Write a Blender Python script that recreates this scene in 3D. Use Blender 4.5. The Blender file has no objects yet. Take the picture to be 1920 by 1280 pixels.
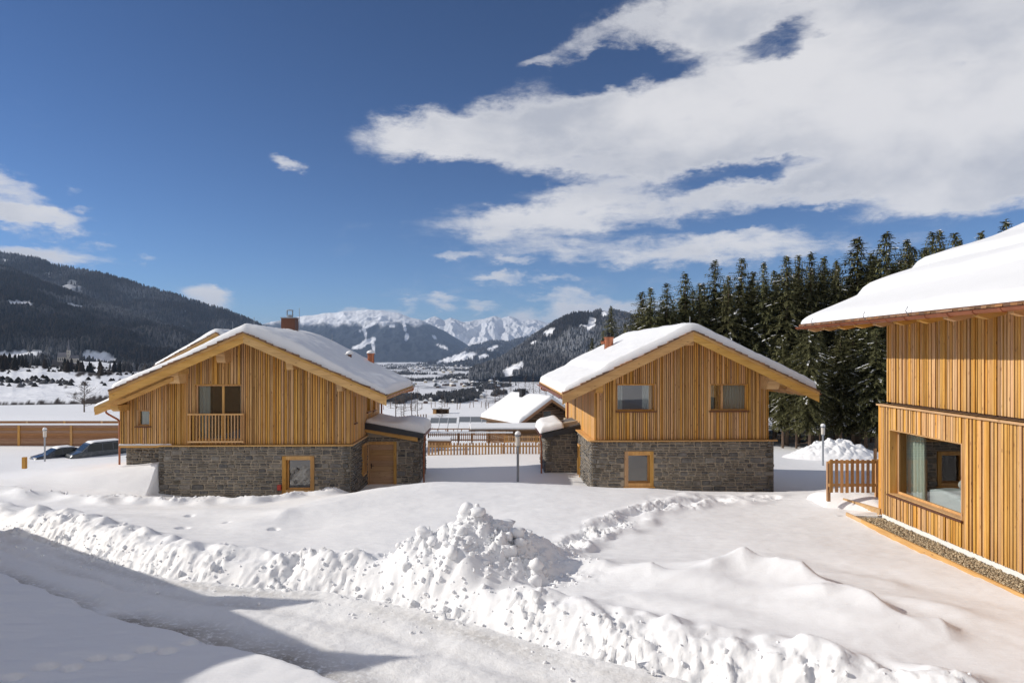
import bpy, bmesh, math, random
import numpy as np
from mathutils import Vector, Matrix

# ------------------------------------------------------------------ camera, sky, sun, exposure
F = 1280.0            # focal length in photograph pixels (24 mm lens)
HY = 665.0            # horizon row
sc = bpy.context.scene
COL = sc.collection
R = math.radians
def P(px, py, d):
    return ((px - 960.0) / F * d, d, (HY - py) / F * d)

cam_d = bpy.data.cameras.new('camera'); cam = bpy.data.objects.new('camera', cam_d); COL.objects.link(cam)
cam.location = (0, 0, 0); cam.rotation_euler = (R(90), 0, 0)
cam_d.sensor_width = 36; cam_d.lens = 24
cam_d.shift_y = (HY - 640) / 1920.0
cam_d.clip_start = 0.1; cam_d.clip_end = 90000
sc.camera = cam

SUN_EL, SUN_BACK = 29.0, 3.0         # elevation; degrees behind the exact left
sa, ce = R(SUN_BACK), math.cos(R(SUN_EL))
sun_dir = Vector((-math.cos(sa) * ce, math.sin(sa) * ce, math.sin(R(SUN_EL))))   # towards the sun
sl = bpy.data.lights.new('sun', 'SUN'); sun = bpy.data.objects.new('sun', sl); COL.objects.link(sun)
sl.energy = 4.45; sl.angle = R(0.53); sl.color = (1.0, 0.93, 0.83)
sun.rotation_euler = sun_dir.to_track_quat('Z', 'Y').to_euler()
sc.view_settings.view_transform = 'Standard'; sc.view_settings.look = 'None'
sc.view_settings.exposure = -0.02; sc.view_settings.gamma = 1.0; sc.view_settings.use_curve_mapping = False
sc.cycles.max_bounces = 7; sc.cycles.diffuse_bounces = 4; sc.cycles.glossy_bounces = 3
sc.cycles.transparent_max_bounces = 12; sc.cycles.volume_bounces = 0
sc.cycles.use_denoising = True

world = bpy.data.worlds.new('World'); sc.world = world; world.use_nodes = True
class NT:
    """tiny node helper"""
    def __init__(s, nt): s.nt = nt; s.n = nt.nodes; s.l = nt.links
    def new(s, t, **k):
        n = s.n.new(t)
        for a, b in k.items(): setattr(n, a, b)
        return n
    def put(s, sock, v):
        if hasattr(v, 'links') or isinstance(v, bpy.types.NodeSocket): s.l.new(v, sock)
        elif v is not None: sock.default_value = v
    def math(s, op, a, b=None, c=None, clamp=False):
        n = s.new('ShaderNodeMath', operation=op); n.use_clamp = clamp
        for i, v in enumerate((a, b, c)):
            if v is not None: s.put(n.inputs[i], v)
        return n.outputs[0]
    def vmath(s, op, a, b=None, out=0):
        n = s.new('ShaderNodeVectorMath', operation=op)
        s.put(n.inputs[0], a)
        if b is not None: s.put(n.inputs[1], b)
        return n.outputs[out]
    def mix(s, f, a, b, blend='MIX'):
        n = s.new('ShaderNodeMix', data_type='RGBA', blend_type=blend)
        s.put(n.inputs[0], f); s.put(n.inputs[6], a); s.put(n.inputs[7], b)
        return n.outputs[2]
    def ss(s, v, a, b, c=0.0, d=1.0):
        n = s.new('ShaderNodeMapRange', interpolation_type='SMOOTHSTEP')
        s.put(n.inputs[0], v); s.put(n.inputs[1], a); s.put(n.inputs[2], b); s.put(n.inputs[3], c); s.put(n.inputs[4], d)
        return n.outputs[0]
    def lin(s, v, a, b, c=0.0, d=1.0):
        n = s.new('ShaderNodeMapRange')
        s.put(n.inputs[0], v); s.put(n.inputs[1], a); s.put(n.inputs[2], b); s.put(n.inputs[3], c); s.put(n.inputs[4], d)
        return n.outputs[0]
    def noise(s, vec, scale, detail=3, rough=.5, dist=0, out=0):
        n = s.new('ShaderNodeTexNoise'); s.put(n.inputs['Vector'], vec)
        n.inputs['Scale'].default_value = scale; n.inputs['Detail'].default_value = detail
        n.inputs['Roughness'].default_value = rough; n.inputs['Distortion'].default_value = dist
        return n.outputs[out]
    def mapping(s, vec, loc=(0,0,0), rot=(0,0,0), scale=(1,1,1), vt='POINT'):
        n = s.new('ShaderNodeMapping', vector_type=vt); s.put(n.inputs[0], vec)
        n.inputs[1].default_value = loc; n.inputs[2].default_value = rot; n.inputs[3].default_value = scale
        return n.outputs[0]
    def bump(s, h, strength=.3, dist=.02, normal=None):
        n = s.new('ShaderNodeBump'); s.put(n.inputs['Height'], h)
        n.inputs['Strength'].default_value = strength; n.inputs['Distance'].default_value = dist
        if normal is not None: s.put(n.inputs['Normal'], normal)
        return n.outputs[0]

def build_world():
    w = NT(world.node_tree); w.n.clear()
    out = w.new('ShaderNodeOutputWorld'); bg = w.new('ShaderNodeBackground')
    sky = w.new('ShaderNodeTexSky', sky_type='NISHITA')
    sky.sun_disc = False; sky.sun_elevation = R(SUN_EL); sky.sun_rotation = math.atan2(sun_dir.x, sun_dir.y)
    sky.altitude = 3000; sky.air_density = 1.0; sky.dust_density = 0.1; sky.ozone_density = 5.0
    tc = w.new('ShaderNodeTexCoord'); g = tc.outputs['Generated']
    sep = w.new('ShaderNodeSeparateXYZ'); w.l.new(g, sep.inputs[0])
    az = w.math('ARCTAN2', sep.outputs[0], sep.outputs[1])
    el = w.math('ARCSINE', sep.outputs[2])
    cmb = w.new('ShaderNodeCombineXYZ'); w.l.new(az, cmb.inputs[0]); w.l.new(el, cmb.inputs[1])
    # cloud relief: noise over the direction, drawn out horizontally
    st = w.mapping(g, scale=(1, 1, 2.3))
    n1 = w.noise(st, 3.6, 10, .66, .3)
    n2 = w.noise(st, 15.0, 8, .7, .4)
    warp = w.vmath('SCALE', w.vmath('SUBTRACT', w.noise(st, 5.0, 5, .6, 0, out=1), (.5, .5, .5)), None)
    warp.node.inputs['Scale'].default_value = .07
    warp2 = w.vmath('SCALE', w.vmath('SUBTRACT', w.noise(st, 17.0, 6, .65, 0, out=1), (.5, .5, .5)), None)
    warp2.node.inputs['Scale'].default_value = .045
    p = w.vmath('ADD', w.vmath('ADD', cmb.outputs[0], warp), warp2)
    B = [(790,262,125,42,2,.95),(930,270,150,62,0,.8),(1060,235,190,75,8,1.0),(1250,235,250,100,12,1.0),(1500,210,300,150,15,1.0),(1830,150,380,260,8,1.1),
         (1560,20,430,120,0,.9),(1330,40,150,85,0,.9),(1780,310,330,100,2,.9),(1150,332,200,34,4,.55),(1200,383,350,42,6,.85),(1000,410,150,28,8,.6),
         (1220,464,300,30,0,.72),(1480,462,330,26,2,.6),(1015,122,46,15,8,.55),(1130,78,100,26,20,.5),(540,304,40,16,-8,.7),(2400,160,650,380,0,1.0),
         (50,408,140,36,-5,1.0),(15,352,62,22,-8,.8),(150,388,26,12,12,.6),(50,480,190,17,-4,.8),(160,470,60,10,0,.5),(382,556,52,20,-8,.9),(140,358,30,9,5,.45),(262,488,28,10,0,.55),
         (825,572,34,13,-3,.75),(910,574,36,9,0,.65),(1040,590,120,24,4,.85),(1150,572,110,20,0,.7),(690,582,90,11,3,.7),(965,497,45,9,-5,.55),(935,528,50,10,2,.5),
         (1040,526,50,9,0,.55),(1050,553,80,8,0,.45),(850,486,42,8,0,.4),(1400,436,100,10,4,.4),(200,560,60,8,0,.3),(900,612,1300,70,0,.20),(700,470,500,60,3,.10),(1250,520,500,40,2,.16),
         (-500,380,420,70,0,.9),(-900,200,400,90,0,.8),
         (40,408,120,22,-5,.5),(70,412,60,18,-8,.4),
         (1450,90,95,42,6,-1.35),(1600,62,75,18,8,-.9),(1262,112,90,34,0,-.75),(1330,330,150,26,4,-1.1),(1510,310,100,22,3,-.95),(1060,345,120,14,4,-.4),(1130,150,75,34,10,-.6),(860,330,110,26,0,-.3),(1750,420,300,34,3,-.5),(1560,395,200,18,4,-.5)]
    tot = None
    for (px, py, rx, ry, rot, wt) in B:
        a = math.atan((px - 960) / F); e = math.atan((HY - py) / F * math.cos(a))
        kx = math.cos(a) ** 2; ke = math.cos(a) * math.cos(e) ** 2
        m = w.mapping(p, (a, e, 0), (0, 0, R(rot)), (rx / F * kx * 1.15, ry / F * ke * 1.15, 1), 'TEXTURE')
        ln = w.vmath('LENGTH', m, out=1)
        v = w.ss(ln, 0.25, 1.25, wt, 0.0)
        tot = v if tot is None else w.math('ADD', tot, v)
    tot = w.math('MINIMUM', tot, 1.5)
    det = w.math('ADD', w.math('MULTIPLY', w.math('SUBTRACT', n1, .5), 1.7), w.math('MULTIPLY', w.math('SUBTRACT', n2, .5), 1.7))
    strk = w.noise(w.mapping(g, rot=(0, .10, 0), scale=(1, 1, 7)), 7.0, 7, .62, .3)
    det = w.math('ADD', det, w.math('MULTIPLY', w.math('SUBTRACT', strk, .5), w.ss(el, .42, .10, .2, 1.5)))
    # unseen broken cloud added to the right and behind, to brighten the shade
    back = w.math('MULTIPLY', w.ss(sep.outputs[1], .25, -.25), w.ss(el, 0.02, .2))
    tot = w.math('ADD', tot, w.math('MULTIPLY', back, w.ss(n1, .34, .56, 0, 1.3)))
    # thin scattered cloud anywhere else in the sky, as the season's weather implies
    dens = w.math('ADD', tot, w.math('MULTIPLY', det, w.ss(tot, 0.0, .5, .35, 1.0)))
    alpha = w.ss(dens, .12, 1.25)
    thick = w.ss(dens, .5, 1.6)
    n3 = w.noise(w.mapping(g, loc=(3, 1, 2), scale=(1, 1, 1.9)), 4.5, 6, .55, .2)
    shade = w.math('MULTIPLY', thick, w.ss(n3, .35, .68))
    cc = w.mix(shade, (8.3, 8.2, 8.3, 1), (5.2, 5.4, 6.0, 1))
    gm = w.new('ShaderNodeGamma'); gm.inputs[1].default_value = 1.3
    w.l.new(w.mix(1.0, sky.outputs[0], (.1, .1, .1, 1), 'MULTIPLY'), gm.inputs[0])     # contrast of the clear winter sky
    skyc = w.vmath('MULTIPLY', gm.outputs[0], (12.4, 12.1, 11.5))
    colr = w.mix(w.math('MULTIPLY', alpha, .95), skyc, cc)
    w.l.new(colr, bg.inputs[0]); bg.inputs[1].default_value = 0.10
    w.l.new(bg.outputs[0], out.inputs[0])
build_world()

# ------------------------------------------------------------------ helpers
def link(o, parent=None):
    COL.objects.link(o)
    if parent is not None: o.parent = parent
    return o
def tag(o, label=None, cat=None, group=None, kind=None):
    if label: o['label'] = label
    if cat: o['category'] = cat
    if group: o['group'] = group
    if kind: o['kind'] = kind
    return o
def thing(name, label, cat, loc=(0, 0, 0), rz=0.0, group=None):
    o = bpy.data.objects.new(name, None); o.empty_display_size = .2
    o.location = loc; o.rotation_euler = (0, 0, rz); link(o)
    return tag(o, label, cat, group)
def copy_tree(o, parent=None):
    c = o.copy(); COL.objects.link(c)
    if parent is not None: c.parent = parent
    for ch in list(o.children): copy_tree(ch, c)
    return c

class MB:
    def __init__(s): s.v = []; s.f = []; s.m = []
    def quadbox(s, c8, m=0):
        b = len(s.v); s.v += [tuple(c) for c in c8]
        for q in ((0,1,2,3),(7,6,5,4),(0,4,5,1),(1,5,6,2),(2,6,7,3),(3,7,4,0)): s.f.append(tuple(b+i for i in q)); s.m.append(m)
        return s
    def box(s, x0, x1, y0, y1, z0, z1, m=0):
        return s.quadbox(((x0,y0,z0),(x1,y0,z0),(x1,y1,z0),(x0,y1,z0),(x0,y0,z1),(x1,y0,z1),(x1,y1,z1),(x0,y1,z1)), m)
    def fbox(s, Fr, u0, u1, n0, n1, z0, z1, zr=None, m=0):
        """box in a wall frame; z1 = top at u0 side, zr = top at u1 side"""
        zr = z1 if zr is None else zr
        return s.quadbox((Fr(u0,n0,z0),Fr(u1,n0,z0),Fr(u1,n1,z0),Fr(u0,n1,z0),Fr(u0,n0,z1),Fr(u1,n0,zr),Fr(u1,n1,zr),Fr(u0,n1,z1)), m)
    def beam(s, a, b, w, h, up=(0,0,1), m=0):
        a, b = Vector(a), Vector(b); d = (b-a).normalized(); sd = d.cross(Vector(up)).normalized(); u = sd.cross(d)
        c = []
        for p_ in (a, b):
            c.append([p_ + sd*sx*w/2 + u*uz*h/2 for sx, uz in ((-1,-1),(1,-1),(1,1),(-1,1))])
        return s.quadbox(c[0]+c[1], m)
    def prism(s, prof, axis, a0, a1, m=0):
        """prof: list of 2d points; axis 'x','y','z' extrusion"""
        n = len(prof); b = len(s.v)
        for a in (a0, a1):
            for (p, q) in prof:
                s.v.append((a, p, q) if axis == 'x' else (p, a, q) if axis == 'y' else (p, q, a))
        s.f.append(tuple(b+i for i in range(n))); s.f.append(tuple(b+n+i for i in reversed(range(n)))); s.m += [m, m]
        for i in range(n):
            j = (i+1) % n; s.f.append((b+i, b+j, b+n+j, b+n+i)); s.m.append(m)
        return s
    def tube(s, pts, r, n=8, r2=None, caps=True, m=0):
        pts = [Vector(p) for p in pts]; k = len(pts); b = len(s.v)
        for i, p in enumerate(pts):
            d = (pts[min(i+1,k-1)] - pts[max(i-1,0)]).normalized()
            ref = Vector((0,0,1)) if abs(d.z) < .9 else Vector((0,1,0))
            a = d.cross(ref).normalized(); c = a.cross(d)
            rr = r[i] if isinstance(r, (list, tuple)) else (r if r2 is None else r + (r2-r)*i/(k-1))
            for j in range(n):
                t = 2*math.pi*j/n; q = p + a*math.cos(t)*rr + c*math.sin(t)*rr; s.v.append(tuple(q))
        for i in range(k-1):
            for j in range(n):
                j2 = (j+1) % n; s.f.append((b+i*n+j, b+i*n+j2, b+(i+1)*n+j2, b+(i+1)*n+j)); s.m.append(m)
        if caps:
            s.f.append(tuple(b+j for j in reversed(range(n)))); s.f.append(tuple(b+(k-1)*n+j for j in range(n))); s.m += [m, m]
        return s
    def lathe(s, c, prof, n=12, m=0):
        """prof: (r,z) from bottom to top, about vertical axis at c"""
        return s.tube([(c[0], c[1], c[2]+z) for r_, z in prof], [max(r_, .0005) for r_, z in prof], n, m=m)
    def mesh(s, name, mats, smooth=False, fix=True, bevel=0):
        me = bpy.data.meshes.new(name); me.from_pydata(s.v, [], s.f)
        if not isinstance(mats, (list, tuple)): mats = [mats]
        for mt in mats: me.materials.append(mt)
        if len(mats) > 1: me.polygons.foreach_set('material_index', s.m)
        if fix or bevel:
            bm = bmesh.new(); bm.from_mesh(me)
            if bevel: bmesh.ops.bevel(bm, geom=bm.edges[:], offset=bevel, segments=1, affect='EDGES', profile=.5, clamp_overlap=True)
            bmesh.ops.recalc_face_normals(bm, faces=bm.faces[:]); bm.to_mesh(me); bm.free()
        if smooth: me.shade_smooth()
        return me
    def obj(s, name, mats, parent=None, smooth=False, fix=True, bevel=0):
        return link(bpy.data.objects.new(name, s.mesh(name, mats, smooth, fix, bevel)), parent)

def grid_mesh(name, X, Y, Z, mat, smooth=True, extra=None):
    """X,Y,Z arrays (rows, cols) -> mesh, fast"""
    h, w = Z.shape
    co = np.stack([X, Y, Z], -1).reshape(-1, 3).astype(np.float32)
    i = np.arange(h*w).reshape(h, w)
    q = np.stack([i[:-1,:-1], i[:-1,1:], i[1:,1:], i[1:,:-1]], -1).reshape(-1, 4)
    return raw_mesh(name, co, q, mat, smooth)
def raw_mesh(name, co, q, mat, smooth=True):
    me = bpy.data.meshes.new(name); k = q.shape[1]
    me.vertices.add(len(co)); me.vertices.foreach_set('co', np.ascontiguousarray(co, np.float32).ravel())
    me.loops.add(q.size); me.loops.foreach_set('vertex_index', np.ascontiguousarray(q, np.int32).ravel())
    me.polygons.add(len(q)); me.polygons.foreach_set('loop_start', np.arange(0, q.size, k, dtype=np.int32))
    try: me.polygons.foreach_set('loop_total', np.full(len(q), k, np.int32))
    except Exception: pass
    me.update(calc_edges=True); me.validate()
    if mat: me.materials.append(mat)
    if smooth: me.shade_smooth()
    return me

# numpy gradient noise
def _h(ix, iy, seed):
    n = (ix.astype(np.int64)*374761393 + iy.astype(np.int64)*668265263 + seed*2147483647) & 0xffffffff
    n = ((n ^ (n >> 13)) * 1274126177) & 0xffffffff
    return ((n ^ (n >> 16)) & 0xffff) / 65535.0
def gn(x, y, seed=0):
    xi = np.floor(x); yi = np.floor(y); fx = x-xi; fy = y-yi
    u = fx*fx*fx*(fx*(fx*6-15)+10); v = fy*fy*fy*(fy*(fy*6-15)+10)
    def g(dx, dy):
        a = _h(xi+dx, yi+dy, seed)*2*np.pi
        return np.cos(a)*(fx-dx) + np.sin(a)*(fy-dy)
    return ((g(0,0)*(1-u)+g(1,0)*u)*(1-v) + (g(0,1)*(1-u)+g(1,1)*u)*v)*1.5
def fbm(x, y, sc_, oct=4, seed=0, rough=.5):
    t = 0; a = 1.0; x = x/sc_; y = y/sc_
    for k in range(oct):
        t = t + a*gn(x, y, seed+k*17); x = x*2.03+5.1; y = y*2.03+1.7; a *= rough
    return t
def billow(x, y, sc_, oct=3, seed=0, rough=.5):
    t = 0; a = 1.0; x = x/sc_; y = y/sc_
    for k in range(oct):
        t = t + a*np.abs(gn(x, y, seed+k*17)); x = x*2.1+3.3; y = y*2.1+9.1; a *= rough
    return t
def sst(x, a, b):
    t = np.clip((x-a)/(b-a), 0, 1); return t*t*(3-2*t)
def seg_dist(x, y, pl):
    """distance to a polyline and signed side (positive = left of travel)"""
    best = np.full(np.shape(x), 1e9); side = np.zeros(np.shape(x)); tt = np.zeros(np.shape(x)); L = 0
    for (x0, y0), (x1, y1) in zip(pl[:-1], pl[1:]):
        dx, dy = x1-x0, y1-y0; l = math.hypot(dx, dy)
        t = np.clip(((x-x0)*dx+(y-y0)*dy)/l**2, 0, 1)
        ex = x-(x0+t*dx); ey = y-(y0+t*dy); d = np.hypot(ex, ey)
        m = d < best-1e-9
        best = np.where(m, d, best); side = np.where(m, np.sign(dx*ey-dy*ex), side); tt = np.where(m, L+t*l, tt); L += l
    return best, side, tt

# ------------------------------------------------------------------ materials
MATS = {}
def mat(name, fn):
    m = bpy.data.materials.new(name); m.use_nodes = True; t = NT(m.node_tree)
    b = t.n['Principled BSDF']; fn(t, b); MATS[name] = m; return m
def flat(name, c, rough=.6, metal=0, var=.12, scale=6, bump=0.0):
    def fn(t, b):
        tc = t.new('ShaderNodeTexCoord').outputs['Object']
        n = t.noise(tc, scale, 4)
        lo = tuple(x*(1-var) for x in c)+(1,); hi = tuple(min(1, x*(1+var)) for x in c)+(1,)
        t.put(b.inputs['Base Color'], t.mix(n, lo, hi)); b.inputs['Roughness'].default_value = rough; b.inputs['Metallic'].default_value = metal
        if bump: t.put(b.inputs['Normal'], t.bump(t.noise(tc, scale*8, 3), bump, .01))
    return mat(name, fn)
def m_snow(t, b):
    g = t.new('ShaderNodeNewGeometry').outputs['Position']
    n = t.noise(g, .35, 4); f = t.noise(g, 22, 5, .68)
    rip = t.noise(t.mapping(g, rot=(0, 0, .5), scale=(1.0, 5.0, 1)), 1.6, 4, .55)
    t.put(b.inputs['Base Color'], t.mix(n, (.84,.85,.87,1), (.90,.905,.915,1)))
    b.inputs['Roughness'].default_value = .55; b.inputs['Specular IOR Level'].default_value = .25
    h = t.math('ADD', t.math('MULTIPLY', f, .35), t.math('MULTIPLY', rip, .9))
    t.put(b.inputs['Normal'], t.bump(h, .45, .04))
SNOW = mat('snow', m_snow)
def m_rsnow(t, b):
    g = t.new('ShaderNodeNewGeometry').outputs['Position']
    f = t.noise(g, 22, 3, .6); rip = t.noise(t.mapping(g, rot=(0,0,.2), scale=(1.2, 7, 3)), 1.5, 5, .6)
    t.put(b.inputs['Base Color'], t.mix(f, (.80,.81,.82,1), (.85,.855,.865,1)))
    b.inputs['Roughness'].default_value = .5; b.inputs['Specular IOR Level'].default_value = .25
    t.put(b.inputs['Normal'], t.bump(t.math('ADD', t.math('MULTIPLY', f, .3), rip), .3, .03))
ROOFSNOW = mat('roof_snow', m_rsnow)
def m_road(t, b):
    g = t.new('ShaderNodeNewGeometry').outputs['Position']
    n = t.noise(g, .8, 5, .65); f = t.noise(g, 9, 5, .7)
    v = t.ss(t.math('ADD', t.math('MULTIPLY', n, .6), t.math('MULTIPLY', f, .5)), .42, .75)
    at = t.new('ShaderNodeAttribute', attribute_name='dirt').outputs['Fac']
    c = t.mix(v, (.88,.885,.89,1), (.85,.845,.835,1))
    c = t.mix(t.math('MULTIPLY', at, t.ss(f, .32, .52)), c, (.34,.31,.27,1))
    t.put(b.inputs['Base Color'], c); b.inputs['Roughness'].default_value = .55
    t.put(b.inputs['Normal'], t.bump(t.noise(g, 18, 5, .65), .5, .03))
ROAD = mat('packed_snow_road', m_road)

def wood_fn(c1, c2, dark, axis=2, rough=.62, var=.35, knots=True, coat=0):
    def fn(t, b):
        tc = t.new('ShaderNodeTexCoord').outputs['Object']
        oi = t.new('ShaderNodeObjectInfo').outputs['Random']
        gi = t.new('ShaderNodeNewGeometry').outputs['Random Per Island']
        rnd = t.math('FRACT', t.math('ADD', oi, gi))
        off = t.new('ShaderNodeCombineXYZ'); t.put(off.inputs[0], t.math('MULTIPLY', rnd, 37)); t.put(off.inputs[2], t.math('MULTIPLY', oi, 91)); t.put(off.inputs[1], t.math('MULTIPLY', rnd, 13))
        v = t.vmath('ADD', tc, off.outputs[0])
        s = [22, 22, 22]; s[axis] = 1.3
        grain = t.noise(t.mapping(v, scale=tuple(s)), 1.0, 5, .6, .3)
        s2 = [5, 5, 5]; s2[axis] = .8
        cloud = t.noise(t.mapping(v, scale=tuple(s2)), 1.0, 3, .55)
        c = t.mix(t.ss(grain, .3, .72), c1+(1,), c2+(1,))
        c = t.mix(t.ss(cloud, .35, .75), c, t.mix(.35, c, (.30,.15,.06,1)))
        r1 = t.lin(rnd, 0, 1, 1-var, 1+var*.45)
        hs = t.new('ShaderNodeHueSaturation'); t.put(hs.inputs['Color'], c); t.put(hs.inputs['Value'], r1)
        t.put(hs.inputs['Saturation'], t.lin(t.math('FRACT', t.math('MULTIPLY', rnd, 7.3)), 0, 1, .82, 1.12))
        t.put(hs.inputs['Hue'], t.lin(t.math('FRACT', t.math('MULTIPLY', rnd, 3.7)), 0, 1, .493, .503))
        c = hs.outputs[0]
        if knots:
            vo = t.new('ShaderNodeTexVoronoi'); s3 = [9, 9, 9]; s3[axis] = 2.3
            t.put(vo.inputs['Vector'], t.mapping(v, scale=tuple(s3))); vo.inputs['Scale'].default_value = 1.0; vo.inputs['Randomness'].default_value = 1
            c = t.mix(t.ss(vo.outputs['Distance'], .16, .07, 0, .75), c, dark+(1,))
        t.put(b.inputs['Base Color'], c); b.inputs['Roughness'].default_value = rough; b.inputs['Specular IOR Level'].default_value = .3
        t.put(b.inputs['Normal'], t.bump(grain, .25, .006))
    return fn
LARCH = mat('larch_vertical', wood_fn((.59,.315,.095), (.73,.44,.155), (.17,.07,.03), 2, var=.24))
LARCHX = mat('larch_across', wood_fn((.62,.36,.12), (.74,.47,.18), (.22,.10,.04), 0, var=.15))
LARCHY = mat('larch_along', wood_fn((.62,.36,.12), (.74,.47,.18), (.22,.10,.04), 1, var=.15))
DOORW = mat('door_wood', wood_fn((.42,.25,.12), (.52,.33,.17), (.2,.1,.05), 0, var=.08))
FENCEW = mat('fence_wood', wood_fn((.52,.29,.12), (.68,.41,.19), (.2,.1,.05), 2, var=.3))
DARKW = mat('weathered_log', wood_fn((.13,.075,.04), (.22,.14,.08), (.05,.03,.02), 0, var=.4, knots=False))
BROWNW = mat('brown_timber', wood_fn((.26,.13,.06), (.36,.19,.09), (.12,.06,.03), 0, var=.2, knots=False))
SHINGLE = mat('larch_shingle', wood_fn((.22,.12,.065), (.34,.20,.11), (.1,.05,.03), 1, var=.5, knots=False))
BACK = flat('dark_backing', (.045,.022,.012), .95)
def m_stone(t, b):
    tc = t.new('ShaderNodeTexCoord').outputs['Object']
    g = t.new('ShaderNodeNewGeometry'); oi = t.new('ShaderNodeObjectInfo').outputs['Random']
    rnd = t.math('FRACT', t.math('ADD', oi, g.outputs['Random Per Island']))
    n = t.noise(g.outputs['Position'], 7, 5, .65)
    cr = t.new('ShaderNodeValToRGB'); t.put(cr.inputs[0], rnd); e = cr.color_ramp.elements
    e[0].position = 0; e[0].color = (.095,.090,.085,1); e[1].position = 1; e[1].color = (.27,.25,.22,1)
    for p_, c_ in ((.25,(.19,.18,.17,1)),(.45,(.24,.205,.16,1)),(.62,(.115,.115,.118,1)),(.8,(.31,.27,.22,1))):
        x = e.new(p_); x.color = c_
    c = t.mix(t.ss(n, .25, .8), t.mix(.45, cr.outputs[0], (0,0,0,1)), t.mix(.25, cr.outputs[0], (.35,.33,.30,1)))
    t.put(b.inputs['Base Color'], c); b.inputs['Roughness'].default_value = .75
    t.put(b.inputs['Normal'], t.bump(t.noise(g.outputs['Position'], 24, 5, .7), .7, .03))
STONE = mat('slate_stone', m_stone)
MORTAR = flat('stone_mortar', (.44,.375,.29), .95, var=.25, scale=12, bump=.5)
COPPER = flat('copper', (.42,.16,.085), .38, .75, .25, 4)
COPPERB = flat('brown_copper', (.16,.07,.045), .45, .6, .25, 3)
DGREY = flat('dark_metal_flashing', (.035,.037,.042), .45, .3)
GREYM = flat('galvanised_steel', (.33,.35,.38), .45, .7)
DARKM = flat('black_metal', (.02,.02,.022), .4, .5)
WHITEP = flat('white_plinth', (.80,.80,.78), .8, var=.04)
MEMBRANE = flat('roofing_membrane', (.12,.12,.125), .8)
RED = flat('red_box', (.45,.05,.03), .5)
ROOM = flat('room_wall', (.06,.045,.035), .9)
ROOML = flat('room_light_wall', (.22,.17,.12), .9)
CURTAIN = flat('curtain_cloth', (.62,.65,.58), .9, var=.06)
GREYC = flat('grey_curtain', (.40,.42,.42), .9, var=.06)
BED = flat('bed_linen', (.62,.62,.64), .9, var=.05)
def m_glass(t, b):
    o = t.n['Material Output']; t.n.remove(b)
    tr = t.new('ShaderNodeBsdfTransparent'); tr.inputs[0].default_value = (.86,.90,.89,1)
    gl = t.new('ShaderNodeBsdfGlossy'); gl.inputs['Roughness'].default_value = .01; gl.inputs[0].default_value = (1,1,1,1)
    fr = t.new('ShaderNodeFresnel'); fr.inputs[0].default_value = 1.5
    mx = t.new('ShaderNodeMixShader'); t.put(mx.inputs[0], t.math('MULTIPLY', t.math('MULTIPLY_ADD', fr.outputs[0], 1.5, .10, clamp=True), t.math('SUBTRACT', 1.0, t.new('ShaderNodeNewGeometry').outputs['Backfacing'])))
    t.l.new(tr.outputs[0], mx.inputs[1]); t.l.new(gl.outputs[0], mx.inputs[2]); t.l.new(mx.outputs[0], o.inputs[0])
GLASS = mat('window_glass', m_glass)
def m_gravel(t, b):
    oi = t.new('ShaderNodeNewGeometry').outputs['Random Per Island']
    cr = t.new('ShaderNodeValToRGB'); t.put(cr.inputs[0], oi); e = cr.color_ramp.elements
    e[0].color = (.12,.10,.07,1); e[1].color = (.60,.50,.34,1); x = e.new(.5); x.color = (.36,.28,.18,1)
    t.put(b.inputs['Base Color'], cr.outputs[0]); b.inputs['Roughness'].default_value = .8
GRAVEL = mat('gravel_stones', m_gravel)
def m_needle(t, b):
    oi = t.new('ShaderNodeObjectInfo').outputs['Random']; gi = t.new('ShaderNodeNewGeometry').outputs['Random Per Island']
    c = t.mix(gi, (.060,.068,.030,1), (.185,.180,.080,1)); c = t.mix(t.math('MULTIPLY', oi, .5), c, (.075,.066,.028,1))
    t.put(b.inputs['Base Color'], c); b.inputs['Roughness'].default_value = .7; b.inputs['Specular IOR Level'].default_value = .2
NEEDLE = mat('spruce_needles', m_needle)
BARK = flat('spruce_bark', (.20,.14,.10), .9, var=.4, scale=5, bump=.5)
DBARK = flat('dark_twigs', (.085,.06,.045), .9, var=.3)
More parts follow.
